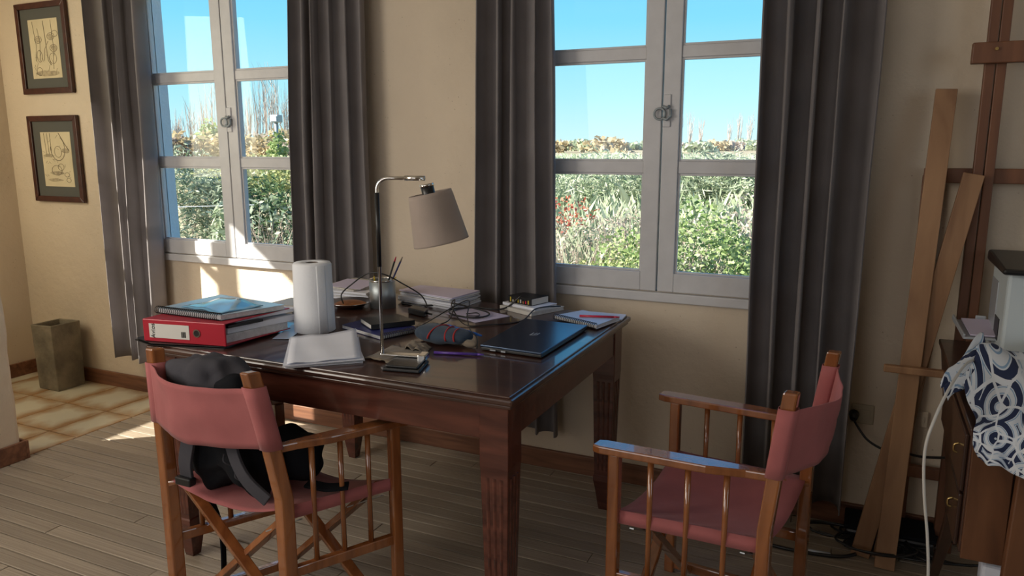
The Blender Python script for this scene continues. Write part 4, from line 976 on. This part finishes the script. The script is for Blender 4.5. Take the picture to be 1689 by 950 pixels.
cable('thin black cable running from the connector over the table to the small books', [(-1.352, 2.285, TZ + .010), (-1.345, 2.35, TZ + .02), (-1.42, 2.52, TZ + .05), (-1.40, 2.46, TZ + .04), (-1.28, 2.34, TZ + .006), (-1.20, 2.38, TZ + .004), (-1.12, 2.48, TZ + .004), (-1.10, 2.58, TZ + .034), (-1.05, 2.70, TZ + .024)], .0025)
cable('thin black cable standing up in a peak behind the pencil case', [(-1.40, 2.215, TZ + .010), (-1.33, 2.20, TZ + .05), (-1.285, 2.28, TZ + .085), (-1.25, 2.32, TZ + .10), (-1.225, 2.26, TZ + .06), (-1.15, 2.14, TZ + .045), (-1.10, 2.09, TZ + .035), (-1.085, 2.062, TZ + .008)], .002)
cable('short black cable squiggle lying on the lavender sheet', [(-1.36, 2.50, TZ + .005), (-1.33, 2.53, TZ + .006), (-1.30, 2.49, TZ + .005), (-1.34, 2.47, TZ + .006), (-1.31, 2.45, TZ + .005), (-1.27, 2.47, TZ + .006)], .002)

# ------------------------------------------------------------------ EASEL and spare boards at the right
ez = thing('studio_easel', (.33, 2.85, 0), 'tall dark wooden studio easel standing against the wall at the right', 'easel')
obj('mast', Bx(.303, .331, 2.855, 2.885, 0.0, 2.35), m_easel, ez, bevel=.003); obj('mast', Bx(.334, .362, 2.855, 2.885, 0.0, 2.35), m_easel, ez, bevel=.003)
obj('canvas_clamp', Bx(.262, .46, 2.815, 2.853, 1.657, 1.720), m_easel, ez, bevel=.003)
obj('clamp_screw', MB().tube([(.325, 2.806, 1.698), (.325, 2.816, 1.698)], .005, 10), m_brass, ez)
obj('cross_bar', Bx(.166, .62, 2.887, 2.912, 1.286, 1.334), m_easel, ez, bevel=.003)
obj('cross_bar', Bx(.17, .62, 2.887, 2.912, .248, .290), m_easel, ez, bevel=.003)
obj('rear_leg', MB().bar((.19, 2.925, 1.31), (.19, 2.925, 0), .02, .05, (1, 0, 0)), m_easel, ez, bevel=.002)
def board(label, p0, p1, w_, th, m, name='board'): 
    return tag(obj(name, MB().bar(p0, p1, th, w_, (1, 0, 0)), m, bevel=.002), label, 'board', 'loose boards leaning by the easel')
board('long pine board leaning on the wall left of the easel, rounded top', (.148, 2.655, .003), (.206, 2.868, 1.585), .062, .022, m_pine)
board('shorter knotty pine board crossing behind the long one, leaning to the right', (.072, 2.712, .003), (.303, 2.826, 1.318), .060, .020, m_pine)
board('thin flat lath lying behind the crossed pine boards', (.128, 2.715, .003), (.272, 2.845, 1.17), .034, .010, m_pine)
tag(obj('wooden_ledge', Bx(.092, .268, 2.665, 2.69, .682, .706), m_pine, bevel=.004), 'short wooden easel ledge held across the leaning boards', 'ledge')

# outlets
for label, x0, x1, z0, z1, mm in (('ivory wall outlet with a black plug, right of the curtain', .008, .084, .402, .476, m_outlet), ('blank wall plate behind the leaning boards', .200, .258, .418, .478, m_wall)):
    ou = thing('wall_outlet', ((x0 + x1) / 2, YW, z0), label, 'outlet'); pl_ = obj('cover_plate', Bx(x0, x1, YW - .010, YW - .0005, z0, z1), mm, ou, bevel=.004)
    obj('insert', Bx(x0 + .012, x1 - .012, YW - .0125, YW - .010, z0 + .018, z1 - .018), mm, ou, bevel=.001)
pg = thing('plug', (.02, YW, .42), 'black plug in the ivory outlet beside the curtain', 'plug')
obj('plug_body', MB().tube([(.018, YW - .013, .437), (.018, YW - .045, .432)], [.019, .013], 12), m_black, pg, smooth=True)
cable('black cord sagging from the wall plug towards the cabinet', [(.018, 2.905, .430), (.030, 2.88, .415), (.07, 2.85, .375), (.13, 2.80, .365), (.18, 2.78, .375), (.23, 2.70, .40), (.30, 2.62, .44)], .0045)

# ------------------------------------------------------------------ CABINET at the right edge
cb = thing('cabinet', (.55, 2.3, 0), 'old brown wooden cabinet at the right edge with brass drawer pulls', 'cabinet')
cx0, cx1 = .262, .86
prof_ = [(1.96, .452), (2.27, .452), (2.84, .752), (1.96, .752)]
g = MB(); g.add([(cx0, y_, z_) for y_, z_ in prof_] + [(cx1, y_, z_) for y_, z_ in prof_], [(0, 1, 2, 3), (7, 6, 5, 4), (0, 4, 5, 1), (1, 5, 6, 2), (2, 6, 7, 3), (3, 7, 4, 0)])
obj('carcass', g, m_cabdark, cb, bevel=.003)
obj('cabinet_top', Bx(cx0 - .006, cx1, 1.935, 2.845, .752, .770), m_cabdark, cb, bevel=.003)
obj('end_panel', Bx(cx0 + .004, .352, 1.948, 1.959, .443, .750), m_cab, cb, bevel=.002)
obj('end_stile', MB().bar((.395, 1.935, .75), (.372, 1.915, 0), .030, .075, (1, 0, 0)), m_cab, cb, bevel=.004)
obj('end_panel', Bx(.44, cx1, 1.948, 1.959, .443, .750), m_cab, cb, bevel=.002)
for z0, z1, y1_ in ((.60, .742, 2.50), (.462, .592, 2.24)):
    dr = obj('drawer', Bx(cx0 - .010, cx0 - .0005, 1.975, y1_, z0, z1), m_cabdark, cb, bevel=.003)
    for y_ in (2.06,): obj('drawer_pull', MB().tube(smoothpath([(cx0 - .010, y_, (z0 + z1) / 2 + .018), (cx0 - .020, y_, (z0 + z1) / 2 + .013), (cx0 - .020, y_, (z0 + z1) / 2 - .002), (cx0 - .012, y_, (z0 + z1) / 2 - .006)], 4), .0028, 6), m_brass, dr, smooth=True)
obj('leg', MB().bar((.285, 2.25, .455), (.285, 2.62, 0), .026, .036, (1, 0, 0), .020, .024), m_cabdark, cb, bevel=.003)
obj('leg', MB().bar((.80, 2.25, .455), (.80, 2.62, 0), .026, .036, (1, 0, 0), .020, .024), m_cabdark, cb, bevel=.003)
obj('leg', MB().bar((.80, 1.99, .455), (.80, 1.90, 0), .026, .036, (1, 0, 0), .020, .024), m_cabdark, cb, bevel=.003)
tag(obj('paper_bag', MB().prism([(.335, 2.10), (.50, 2.08), (.52, 2.22), (.35, 2.24)], 0.001, .36), m_paper, bevel=.01), 'pale paper bag standing on the floor under the cabinet', 'bag')

# printer with paper tray
pt = thing('printer', (.50, 2.55, .77), 'white desktop printer with dark lid and paper tray on the cabinet', 'printer')
obj('housing', Bx(.385, .78, 2.54, 2.82, .771, 1.045), m_printer, pt, bevel=.010)
obj('lid', MB().prism([(.365, 2.50), (.80, 2.50), (.80, 2.83), (.365, 2.83)], [1.047, 1.047, 1.047, 1.047], [1.064, 1.064, 1.082, 1.082]), m_black, pt, bevel=.008)
obj('paper_slot', Bx(.383, .387, 2.60, 2.76, .835, .90), m_black, pt)
obj('side_panel', Bx(.382, .386, 2.68, 2.80, .80, 1.0), m_silver, pt, bevel=.002)
obj('paper_tray', MB().prism([(.302, 2.62), (.40, 2.62), (.40, 2.78), (.283, 2.78)], [.826, .829, .850, .847], [.833, .836, .857, .854]), m_silver, pt, bevel=.002)
obj('tray_lip', MB().bar((.302, 2.62, .834), (.283, 2.78, .862), .006, .016), m_silver, pt, bevel=.002)
obj('tray_tab', Bx(.345, .375, 2.778, 2.784, .850, .872), m_silver, pt, bevel=.003)
tag(obj('paper_sheets', MB().prism([(.318, 2.628), (.40, 2.628), (.40, 2.77), (.305, 2.77)], [.8375, .8395, .860, .8575], [.8415, .8435, .864, .8615]), m_paper_lav), 'white sheets lying in the printer tray', 'paper')
tag(obj('notebook', MB().prism([(.445, 2.43), (.60, 2.40), (.62, 2.50), (.47, 2.52)], .775, .866), m_paper_edge), 'pale notebook half hidden by the patterned cloth beside the printer', 'notebook')

# patterned cloth draped over the near end of the cabinet
def drape():
    rows = [ # (x, y, z) from the back edge on the top, over the near edge and down the end
        [(.290, 2.42, .790), (.325, 2.42, .800), (.37, 2.42, .798), (.42, 2.41, .795), (.50, 2.38, .795), (.66, 2.38, .79), (.80, 2.38, .785)],
        [(.262, 2.28, .838), (.305, 2.29, .890), (.352, 2.29, .886), (.42, 2.26, .875), (.52, 2.24, .865), (.66, 2.22, .85), (.80, 2.22, .83)],
        [(.262, 2.10, .795), (.315, 2.12, .830), (.37, 2.10, .862), (.43, 2.08, .840), (.52, 2.06, .82), (.66, 2.04, .80), (.80, 2.04, .795)],
        [(.268, 1.97, .785), (.305, 1.97, .800), (.345, 1.96, .818), (.40, 1.95, .800), (.48, 1.94, .81), (.66, 1.93, .80), (.80, 1.93, .79)],
        [(.258, 1.905, .775), (.290, 1.905, .782), (.330, 1.895, .785), (.375, 1.885, .780), (.46, 1.88, .785), (.66, 1.90, .78), (.80, 1.90, .77)],
        [(.260, 1.900, .745), (.287, 1.885, .745), (.325, 1.890, .742), (.375, 1.868, .738), (.46, 1.872, .74), (.66, 1.89, .74), (.80, 1.89, .73)],
        [(.272, 1.900, .718), (.293, 1.880, .712), (.330, 1.886, .702), (.378, 1.862, .695), (.46, 1.866, .69), (.66, 1.885, .68), (.80, 1.885, .67)]]
    nu, nv = 60, 48
    R1 = [smoothpath(r_, 10) for r_ in rows]; cols = list(zip(*R1)); C2 = [smoothpath(c_, 8) for c_ in cols]
    vv = []; ff = []; nI = len(C2); nJ = len(C2[0]); uv = []
    for i, c_ in enumerate(C2):
        for j, p in enumerate(c_):
            q = p + Vector((0, -.004, .006)) * noise.noise(Vector((i * .16, j * .14, 2.0))) * 1.5
            vv.append(q); uv.append((i / nI * .95, j / nJ * .9))
    for i in range(nI - 1):
        for j in range(nJ - 1): q = i * nJ + j; ff.append((q, q + nJ, q + nJ + 1, q + 1))
    o = obj('patterned_cloth', MB().add(vv, ff), m_print, smooth=True, solid=.002)
    l_ = o.data.uv_layers.new(name='UVMap')
    for lp in o.data.loops: l_.data[lp.index].uv = uv[lp.vertex_index]
    tag(o, 'navy and white patterned cloth bunched over the near end of the cabinet', 'cloth')
    # tail hanging off the left edge
    g = MB(); vv = []; ff = []; P_ = smoothpath([(.320, 2.30, .885), (.295, 2.26, .868), (.262, 2.20, .838), (.232, 2.16, .812), (.215, 2.13, .792)], 6); uv2 = []
    for i, p in enumerate(P_):
        s = i / (len(P_) - 1); wd_ = .060 - .020 * s
        for k in range(9):
            t_ = k / 8 - .5; vv.append(p + Vector((.25, -.85, -.55)).normalized() * wd_ * t_ * 1.6 + Vector((0, 0, .008 * math.sin(k * 1.5 + i * .4)))); uv2.append((s * .25 + .2, .3 + t_ * .16))
    for i in range(len(P_) - 1):
        for k in range(8): q = i * 9 + k; ff.append((q, q + 1, q + 10, q + 9))
    t2 = obj('cloth_corner', g.add(vv, ff), m_print, o, smooth=True, solid=.002); l_ = t2.data.uv_layers.new(name='UVMap')
    for lp in t2.data.loops: l_.data[lp.index].uv = uv2[lp.vertex_index]
drape()
cable('white cord hanging from the cabinet top down to the floor', [(.33, 2.32, .842), (.27, 2.20, .86), (.215, 2.00, .85), (.178, 1.90, .79), (.165, 1.885, .72), (.172, 1.885, .62), (.190, 1.89, .50), (.200, 1.89, .38), (.196, 1.90, .20), (.19, 1.92, .02), (.25, 2.0, .008)], .0035, m_cover)
# tangle of cables on the floor behind the right chair
rg = random.Random(5)
for k in range(9):
    c_ = (rg.uniform(-.02, .34), rg.uniform(2.70, 2.84)); pts = []; R1_ = rg.uniform(.05, .11); ph = rg.uniform(0, 6)
    for j in range(14):
        a_ = ph + j * .95; r1_ = R1_ * rg.uniform(.7, 1.2); yy = min(2.90, c_[1] + r1_ * .8 * math.sin(a_)); pts.append((c_[0] + r1_ * math.cos(a_) * 1.3, yy, .008 + .006 * k + rg.uniform(0, .012)))
    tag(obj('floor_cable', MB().tube(smoothpath(pts, 5), .0045, 5), m_black, smooth=True), 'black cable in the tangle on the floor below the leaning boards', 'cable', 'tangled cables on the floor by the easel')
cable('black extension lead on the floor behind the right chair', [(-.42, 2.70, .008), (-.30, 2.66, .008), (-.15, 2.64, .008), (.0, 2.655, .010), (.06, 2.68, .02)], .006)
tag(obj('metal_plug', MB().tube([(-.10, 2.655, .010), (-.02, 2.66, .010)], .007, 8), m_silver, smooth=True), 'small silver connector on the floor lead behind the right chair', 'connector')
sb = thing('shoe_box', (.16, 2.83, 0), 'low black box on the floor behind the leaning boards', 'box')
obj('box_body', Bx(.02, .30, 2.76, 2.90, .001, .07), m_black, sb, bevel=.01)
obj('box_lid', Bx(.015, .305, 2.755, 2.905, .0705, .085), m_blackcloth, sb, bevel=.006)

ORDN = ['leftmost', 'second from the left', 'third from the left', 'fourth from the left', 'fifth from the left', 'sixth from the left', 'seventh from the left', 'eighth from the left', 'ninth from the left', 'ninth from the right', 'eighth from the right', 'seventh from the right', 'sixth from the right', 'fifth from the right', 'fourth from the right', 'third from the right', 'second from the right', 'rightmost']
def ordn(k, n):
    return ORDN[k] if k < (n + 1) // 2 else ORDN[18 - (n - k)]
# ------------------------------------------------------------------ OUTDOORS
# terrain: bank rising away from the house
g = MB(); vv = []; ff = []; ys = [3.06, 3.6, 4.5, 6, 8, 11, 15, 22, 35, 60, 100, 200, 500]; xs_ = [-500, -200, -100, -60, -30, -20, -14, -10, -7, -5, -3, -1, 1, 3, 6, 12, 30, 100, 500]
def gz(x, y):
    base = -.6 if y < 5 else (-.6 + (y - 5) * .146 if y < 12 else min(.42 + (y - 12) * .02, .85)); return base + (.08 * noise.noise(Vector((x * .3, y * .3, 0))) if 3.2 < y < 60 else 0)
for y_ in ys:
    for x_ in xs_: vv.append((x_, y_, gz(x_, y_)))
nx = len(xs_)
for j in range(len(ys) - 1):
    for i in range(nx - 1): q = j * nx + i; ff.append((q, q + 1, q + nx + 1, q + nx))
tag(obj('ground', g.add(vv, ff), m_soil, smooth=True), kind='structure')

m_lf_pale = leafmat('pale_reed_leaf', (.28, .36, .20), (.58, .60, .45))
m_lf_olive = leafmat('olive_leaf', (.10, .15, .08), (.44, .49, .35))
m_lf_green = leafmat('green_leaf', (.13, .22, .06), (.42, .50, .22))
m_lf_ygreen = leafmat('yellow_green_leaf', (.25, .30, .10), (.54, .54, .28))
m_lf_red = leafmat('red_leaf', (.42, .07, .04), (.72, .26, .17))
m_lf_brown = leafmat('dry_leaf', (.32, .25, .19), (.60, .51, .43))
m_lf_tan = leafmat('tan_leaf', (.36, .28, .15), (.58, .47, .29))
m_lf_dark = leafmat('dark_leaf', (.05, .10, .04), (.16, .24, .10))

def leafmesh(n, size, fn, aspect=2.6, seed=0, droop=0.0, upb=0.0):
    r = np.random.RandomState(seed); C_ = np.array([fn(r) for _ in range(n)])
    a = r.normal(size=(n, 3)); a[:, 2] = a[:, 2] * .7 + upb - droop; a /= np.linalg.norm(a, axis=1)[:, None]
    b_ = np.cross(a, r.normal(size=(n, 3))); b_ /= np.linalg.norm(b_, axis=1)[:, None]
    s = size * r.uniform(.6, 1.3, n)[:, None]; w_ = s / aspect
    P = np.stack([C_ - a * s * .5, C_ + b_ * w_ * .5, C_ + a * s * .5, C_ - b_ * w_ * .5], 1).reshape(-1, 3)
    return P, n
def leaves_obj(name, P, n, m, parent=None, origin=None):
    me = bpy.data.meshes.new(name); org = np.array(ORG[parent.name]) if parent is not None else np.array(origin)
    me.vertices.add(4 * n); me.vertices.foreach_set('co', (P - org).astype(np.float32).ravel()); me.loops.add(4 * n); me.loops.foreach_set('vertex_index', np.arange(4 * n, dtype=np.int32))
    me.polygons.add(n); me.polygons.foreach_set('loop_start', np.arange(0, 4 * n, 4, dtype=np.int32)); me.update(calc_edges=True); me.validate()
    me.materials.append(m); o = bpy.data.objects.new(name, me); COL.objects.link(o)
    if parent is not None: o.parent = parent
    else: o.location = tuple(org)
    ORG[o.name] = tuple(org); return o
def crown(c_, rad):
    def f(r):
        v = r.normal(size=3); v /= np.linalg.norm(v); k = r.uniform(.35, 1) ** .6
        return np.array(c_) + v * np.array(rad) * k * (1 + .18 * math.sin(5 * v[0] + 3 * v[2] + c_[0]))
    return f
KF = 1.24
def farther(c_, rad):
    return tuple((c_[0] * KF, c_[1] * KF, 1.41 - (1.41 - c_[2]) * KF)), tuple(q * KF for q in rad)
def branches(base, h, spread, n, r0_, seed, fork=2, upright=.8):
    rg = random.Random(seed); g = MB()
    for k in range(n):
        a_ = rg.uniform(0, 2 * PI); s = rg.uniform(.1, 1) * spread; p0 = Vector(base) + Vector((rg.uniform(-1, 1), rg.uniform(-1, 1), 0)) * spread * .15
        p3 = Vector(base) + Vector((math.cos(a_) * s, math.sin(a_) * s, h * rg.uniform(.7, 1.0))); mid = p0.lerp(p3, .5) + Vector((rg.uniform(-.1, .1), rg.uniform(-.1, .1), 0)) * h * (1 - upright) * 2
        g.tube([p0, mid, p3], [r0_, r0_ * .6, r0_ * .2], 4, False)
        for q in range(fork):
            f = rg.uniform(.3, .9); b0 = p0.lerp(mid, f * 2) if f < .5 else mid.lerp(p3, f * 2 - 1)
            b1 = b0 + Vector((rg.uniform(-1, 1) * (1 - upright + .15), rg.uniform(-1, 1) * (1 - upright + .15), rg.uniform(.3, 1))).normalized() * h * rg.uniform(.12, .3)
            g.tube([b0, b1], [r0_ * .4, r0_ * .12], 3, False)
    return g
def shrub(name, label, cat, c_, rad, n, size, m, seed, aspect=2.6, group=None, stems=10, droop=0, upb=0, sr=.008):
    if c_[0] > -2.6 and c_[1] < 6.3: c_, rad = farther(c_, rad); size *= .80; n = int(n * 1.05)
    bz = gz(c_[0], c_[1]); root = thing(name, (c_[0], c_[1], bz), label, cat, group)
    obj('branches', branches((c_[0], c_[1], bz), c_[2] + rad[2] * .7 - bz, max(rad[0], rad[1]) * .7, stems, sr, seed), m_bark, root)
    P, n = leafmesh(n, size, crown(c_, rad), aspect, seed, droop, upb); leaves_obj('foliage', P, n, m, root); return root
# --- seen through the right window (direction about x = -.13..-.42 y)
shrub('leafy_climber', 'bright green leafy climber outside the right pane of the right window', 'shrub', (-.98, 4.75, .62), (.55, .45, .42), 5200, .050, m_lf_green, 1, 1.5, stems=24)
shrub('dry_bush', 'grey brown twiggy bush outside the left pane of the right window', 'shrub', (-1.95, 5.2, .45), (.75, .55, .45), 3000, .045, m_lf_brown, 2, 3.5, stems=150)
shrub('leafy_climber', 'yellowish green bush low in the middle of the right window', 'shrub', (-1.42, 4.7, .42), (.42, .4, .34), 3600, .045, m_lf_ygreen, 3, 1.8, stems=24)
shrub('red_leaved_bush', 'red leaved bush outside the left edge of the right window', 'shrub', (-2.30, 5.75, .86), (.36, .22, .15), 300, .055, m_lf_red, 4, 1.5, stems=16)
shrub('dry_bush', 'pinkish dry bush between the red bush and the green climber', 'shrub', (-1.62, 5.6, .74), (.42, .3, .20), 1400, .045, m_lf_brown, 5, 3, stems=50)
shrub('dry_bush', 'dry brownish bush at the right edge of the right window view', 'shrub', (-.58, 5.4, .70), (.7, .5, .38), 3000, .05, m_lf_brown, 6, 2.2, stems=50)
shrub('silvery_shrub', 'silvery grey green shrub behind the dry bush in the right window', 'shrub', (-2.0, 10.0, .92), (1.0, .8, .38), 4500, .12, m_lf_olive, 7, 6, stems=14)
shrub('silvery_shrub', 'large pale willow-like shrub right of centre in the right window', 'shrub', (-1.45, 9.9, .86), (1.1, .8, .42), 5000, .13, m_lf_pale, 8, 7, stems=14, droop=.2)
shrub('silvery_shrub', 'pale willow-like shrub at the left of the right window view', 'shrub', (-3.5, 9.8, .90), (1.1, .8, .42), 4500, .13, m_lf_pale, 9, 7, stems=14, droop=.2)
# pale reed grass covering the bank (nobody could count the blades)
r = np.random.RandomState(3); nb = 26000
yy = 6.6 + 22 * r.uniform(0, 1, nb) ** 1.5; xx = -yy * r.uniform(.02, .62, nb); zz = np.array([gz(a, b_) for a, b_ in zip(xx, yy)])
h = r.uniform(.35, .75, nb) * np.clip(1.25 - zz, .3, 1.2) * (1 + yy * .004); ang = r.uniform(0, 2 * PI, nb); lean = r.uniform(.1, .55, nb); wd_ = .010 + .0022 * yy
dx, dy = np.cos(ang), np.sin(ang); P = np.zeros((nb, 4, 3)); b0 = np.stack([xx, yy, zz], 1)
P[:, 0] = b0 - np.stack([wd_, 0 * wd_, 0 * wd_], 1) * .5; P[:, 1] = b0 + np.stack([wd_, 0 * wd_, 0 * wd_], 1) * .5
P[:, 2] = b0 + np.stack([dx * lean * h * .45 + wd_ * .4, dy * lean * h * .45, h * .7], 1); P[:, 3] = b0 + np.stack([dx * lean * h, dy * lean * h, h], 1)
tag(leaves_obj('reed_grass', P.reshape(-1, 3), nb, m_lf_pale, origin=(-4, 8, 0)), 'pale dry grass and reeds covering the bank outside', 'grass', kind='stuff')
# distant bushes along the horizon
gb = 'small bushes along the far edge of the field'
rg = random.Random(12)
for k in range(18):
    az = math.radians(-23 + k * .98 + rg.uniform(-.15, .15)); D = rg.uniform(60, 95); x_, y_ = D * math.sin(az), D * math.cos(az); rr_ = rg.uniform(.9, 1.9)
    P, n = leafmesh(220, .5, crown((x_, y_, 1.05 + rr_ * .18), (rr_ * 1.3, rr_, rr_ * .42)), 1.4, 100 + k)
    tag(leaves_obj('far_bush', P, n, (m_lf_pale, m_lf_tan, m_lf_brown, m_lf_pale)[k % 4], origin=(x_, y_, .85)), ordn(k, 18) + ' of the small far bushes on the right window horizon', 'bush', gb)
for k, (azd, hh) in enumerate(((-13.4, 4.0), (-12.7, 4.9), (-12.0, 5.4), (-11.3, 4.4), (-9.3, 4.6), (-8.6, 5.2), (-7.9, 5.0))):
    az = math.radians(azd); D = 110; x_, y_ = D * math.sin(az), D * math.cos(az)
    tag(obj('bare_poplar', branches((x_, y_, .8), hh, .7, 9, .05, 40 + k, 2, .95), m_twig), ordn(k, 7) + ' of the thin far poplars on the right window horizon', 'tree', 'far poplars of the right window')
fb = thing('far_house', (-26.0, 76, .85), 'low far house on the horizon in the right window', 'house')
obj('wall', Bx(-28.0, -24.6, 75, 78, .85, 1.75), m_farbldg, fb); obj('roof', Bx(-28.3, -24.3, 74.7, 78.3, 1.75, 1.88), m_bark, fb)
for x_ in (-27.6, -26.8, -26.0, -25.2): obj('window', Bx(x_, x_ + .4, 74.93, 74.99, 1.1, 1.6), m_black, fb)
# --- seen through the left window (direction about x = -.88..-1.2 y)
shrub('olive_shrub', 'dense silvery olive-like shrub filling the lower left panes of the left window', 'shrub', (-6.35, 5.75, .62), (.85, .75, .72), 9500, .085, m_lf_olive, 21, 4.5, stems=26)
shrub('olive_shrub', 'dark dense hedge bush behind the bare twigs in the left window', 'shrub', (-5.65, 6.15, .45), (.85, .5, .66), 6500, .07, m_lf_dark, 22, 3.0, stems=20)
shrub('yellow_hedge', 'yellow green hedge top behind the bare twigs in the left window', 'shrub', (-6.1, 6.9, 1.08), (1.35, .45, .21), 5200, .055, m_lf_ygreen, 23, 1.8, stems=20)
root = thing('bare_shrub', (-4.75, 5.25, gz(-4.75, 5.25)), 'leafless shrub with pale reddish twigs in the lower right pane of the left window', 'shrub')
obj('stems', branches((-4.75, 5.25, gz(-4.75, 5.25)), 1.50, .55, 34, .008, 24, 5, .55), m_twig, root)
P, n = leafmesh(420, .07, crown((-4.95, 5.25, .55), (.45, .3, .5)), 2.4, 25); leaves_obj('remaining_leaves', P, n, m_lf_olive, root)
shrub('silvery_shrub', 'silvery leaved branch just outside the left window', 'shrub', (-4.72, 4.62, .62), (.16, .14, .40), 420, .09, m_lf_pale, 26, 3.2, stems=6)
gp = 'bare poplars beyond the left window'
rg = random.Random(8)
for k in range(18):
    azd = -50.5 + k * .61 + rg.uniform(-.12, .12); D = rg.uniform(26, 34); az = math.radians(azd); x_, y_ = D * math.sin(az), D * math.cos(az); hh = (1.6 + 1.6 * math.exp(-((azd + 42.6) / 1.6) ** 2) + .7 * math.exp(-((azd + 46.3) / .9) ** 2)) * rg.uniform(.85, 1.05)
    tag(obj('bare_poplar', branches((x_, y_, .6), hh + .6, .36, 12, .018, 60 + k, 4, .93), m_twig), ordn(k, 18) + ' of the bare upright poplars beyond the left window', 'tree', gp)
for k in range(16):
    azd = -50.8 + k * .68; D = rg.uniform(17, 23); az = math.radians(azd); x_, y_ = D * math.sin(az), D * math.cos(az); rr_ = rg.uniform(.5, .8)
    P, n = leafmesh(420, .16, crown((x_, y_, 1.20 + rg.uniform(0, .25)), (rr_, rr_, rr_ * .6)), 1.8, 200 + k)
    tag(leaves_obj('mid_bush', P, n, (m_lf_tan, m_lf_ygreen, m_lf_tan, m_lf_brown)[k % 4], origin=(x_, y_, .8)), ordn(k, 16) + ' of the tan autumn bushes behind the left window hedge', 'bush', 'autumn bushes behind the hedge')
shrub('round_tree', 'small round dark green tree at the left edge of the left window view', 'tree', (-15.4, 12.7, 1.35), (.42, .42, .34), 900, .13, m_lf_dark, 31, 2, stems=6)
shrub('cypress', 'pointed green conifer among the bare trees of the left window', 'tree', (-14.2, 13.6, 1.4), (.40, .40, .55), 1100, .13, m_lf_green, 32, 2, stems=6)
lp_ = thing('yard_lamp', (-8.75, 9.75, gz(-8.75, 9.75)), 'grey floodlight on a post overgrown with ivy, outside the left window', 'lamp post')
obj('post', MB().tube([(-8.75, 9.75, gz(-8.75, 9.75)), (-8.75, 9.75, 1.78)], .028, 10), m_metalgrey, lp_, smooth=True)
obj('lamp_head', Bx(-8.83, -8.67, 9.70, 9.82, 1.78, 1.90), m_metalgrey, lp_, bevel=.01)
obj('head_louvre', Bx(-8.815, -8.685, 9.685, 9.70, 1.80, 1.88), m_silver, lp_)
P, n = leafmesh(900, .07, crown((-8.75, 9.75, 1.15), (.17, .17, .45)), 1.5, 33); leaves_obj('ivy', P, n, m_lf_green, lp_)
tag(obj('fence_wire', MB().tube([(-6.2, 4.55, .86), (-4.4, 4.6, .95)], .003, 4), m_silver), 'thin pale wire stretched across the shrubs of the left window', 'wire')
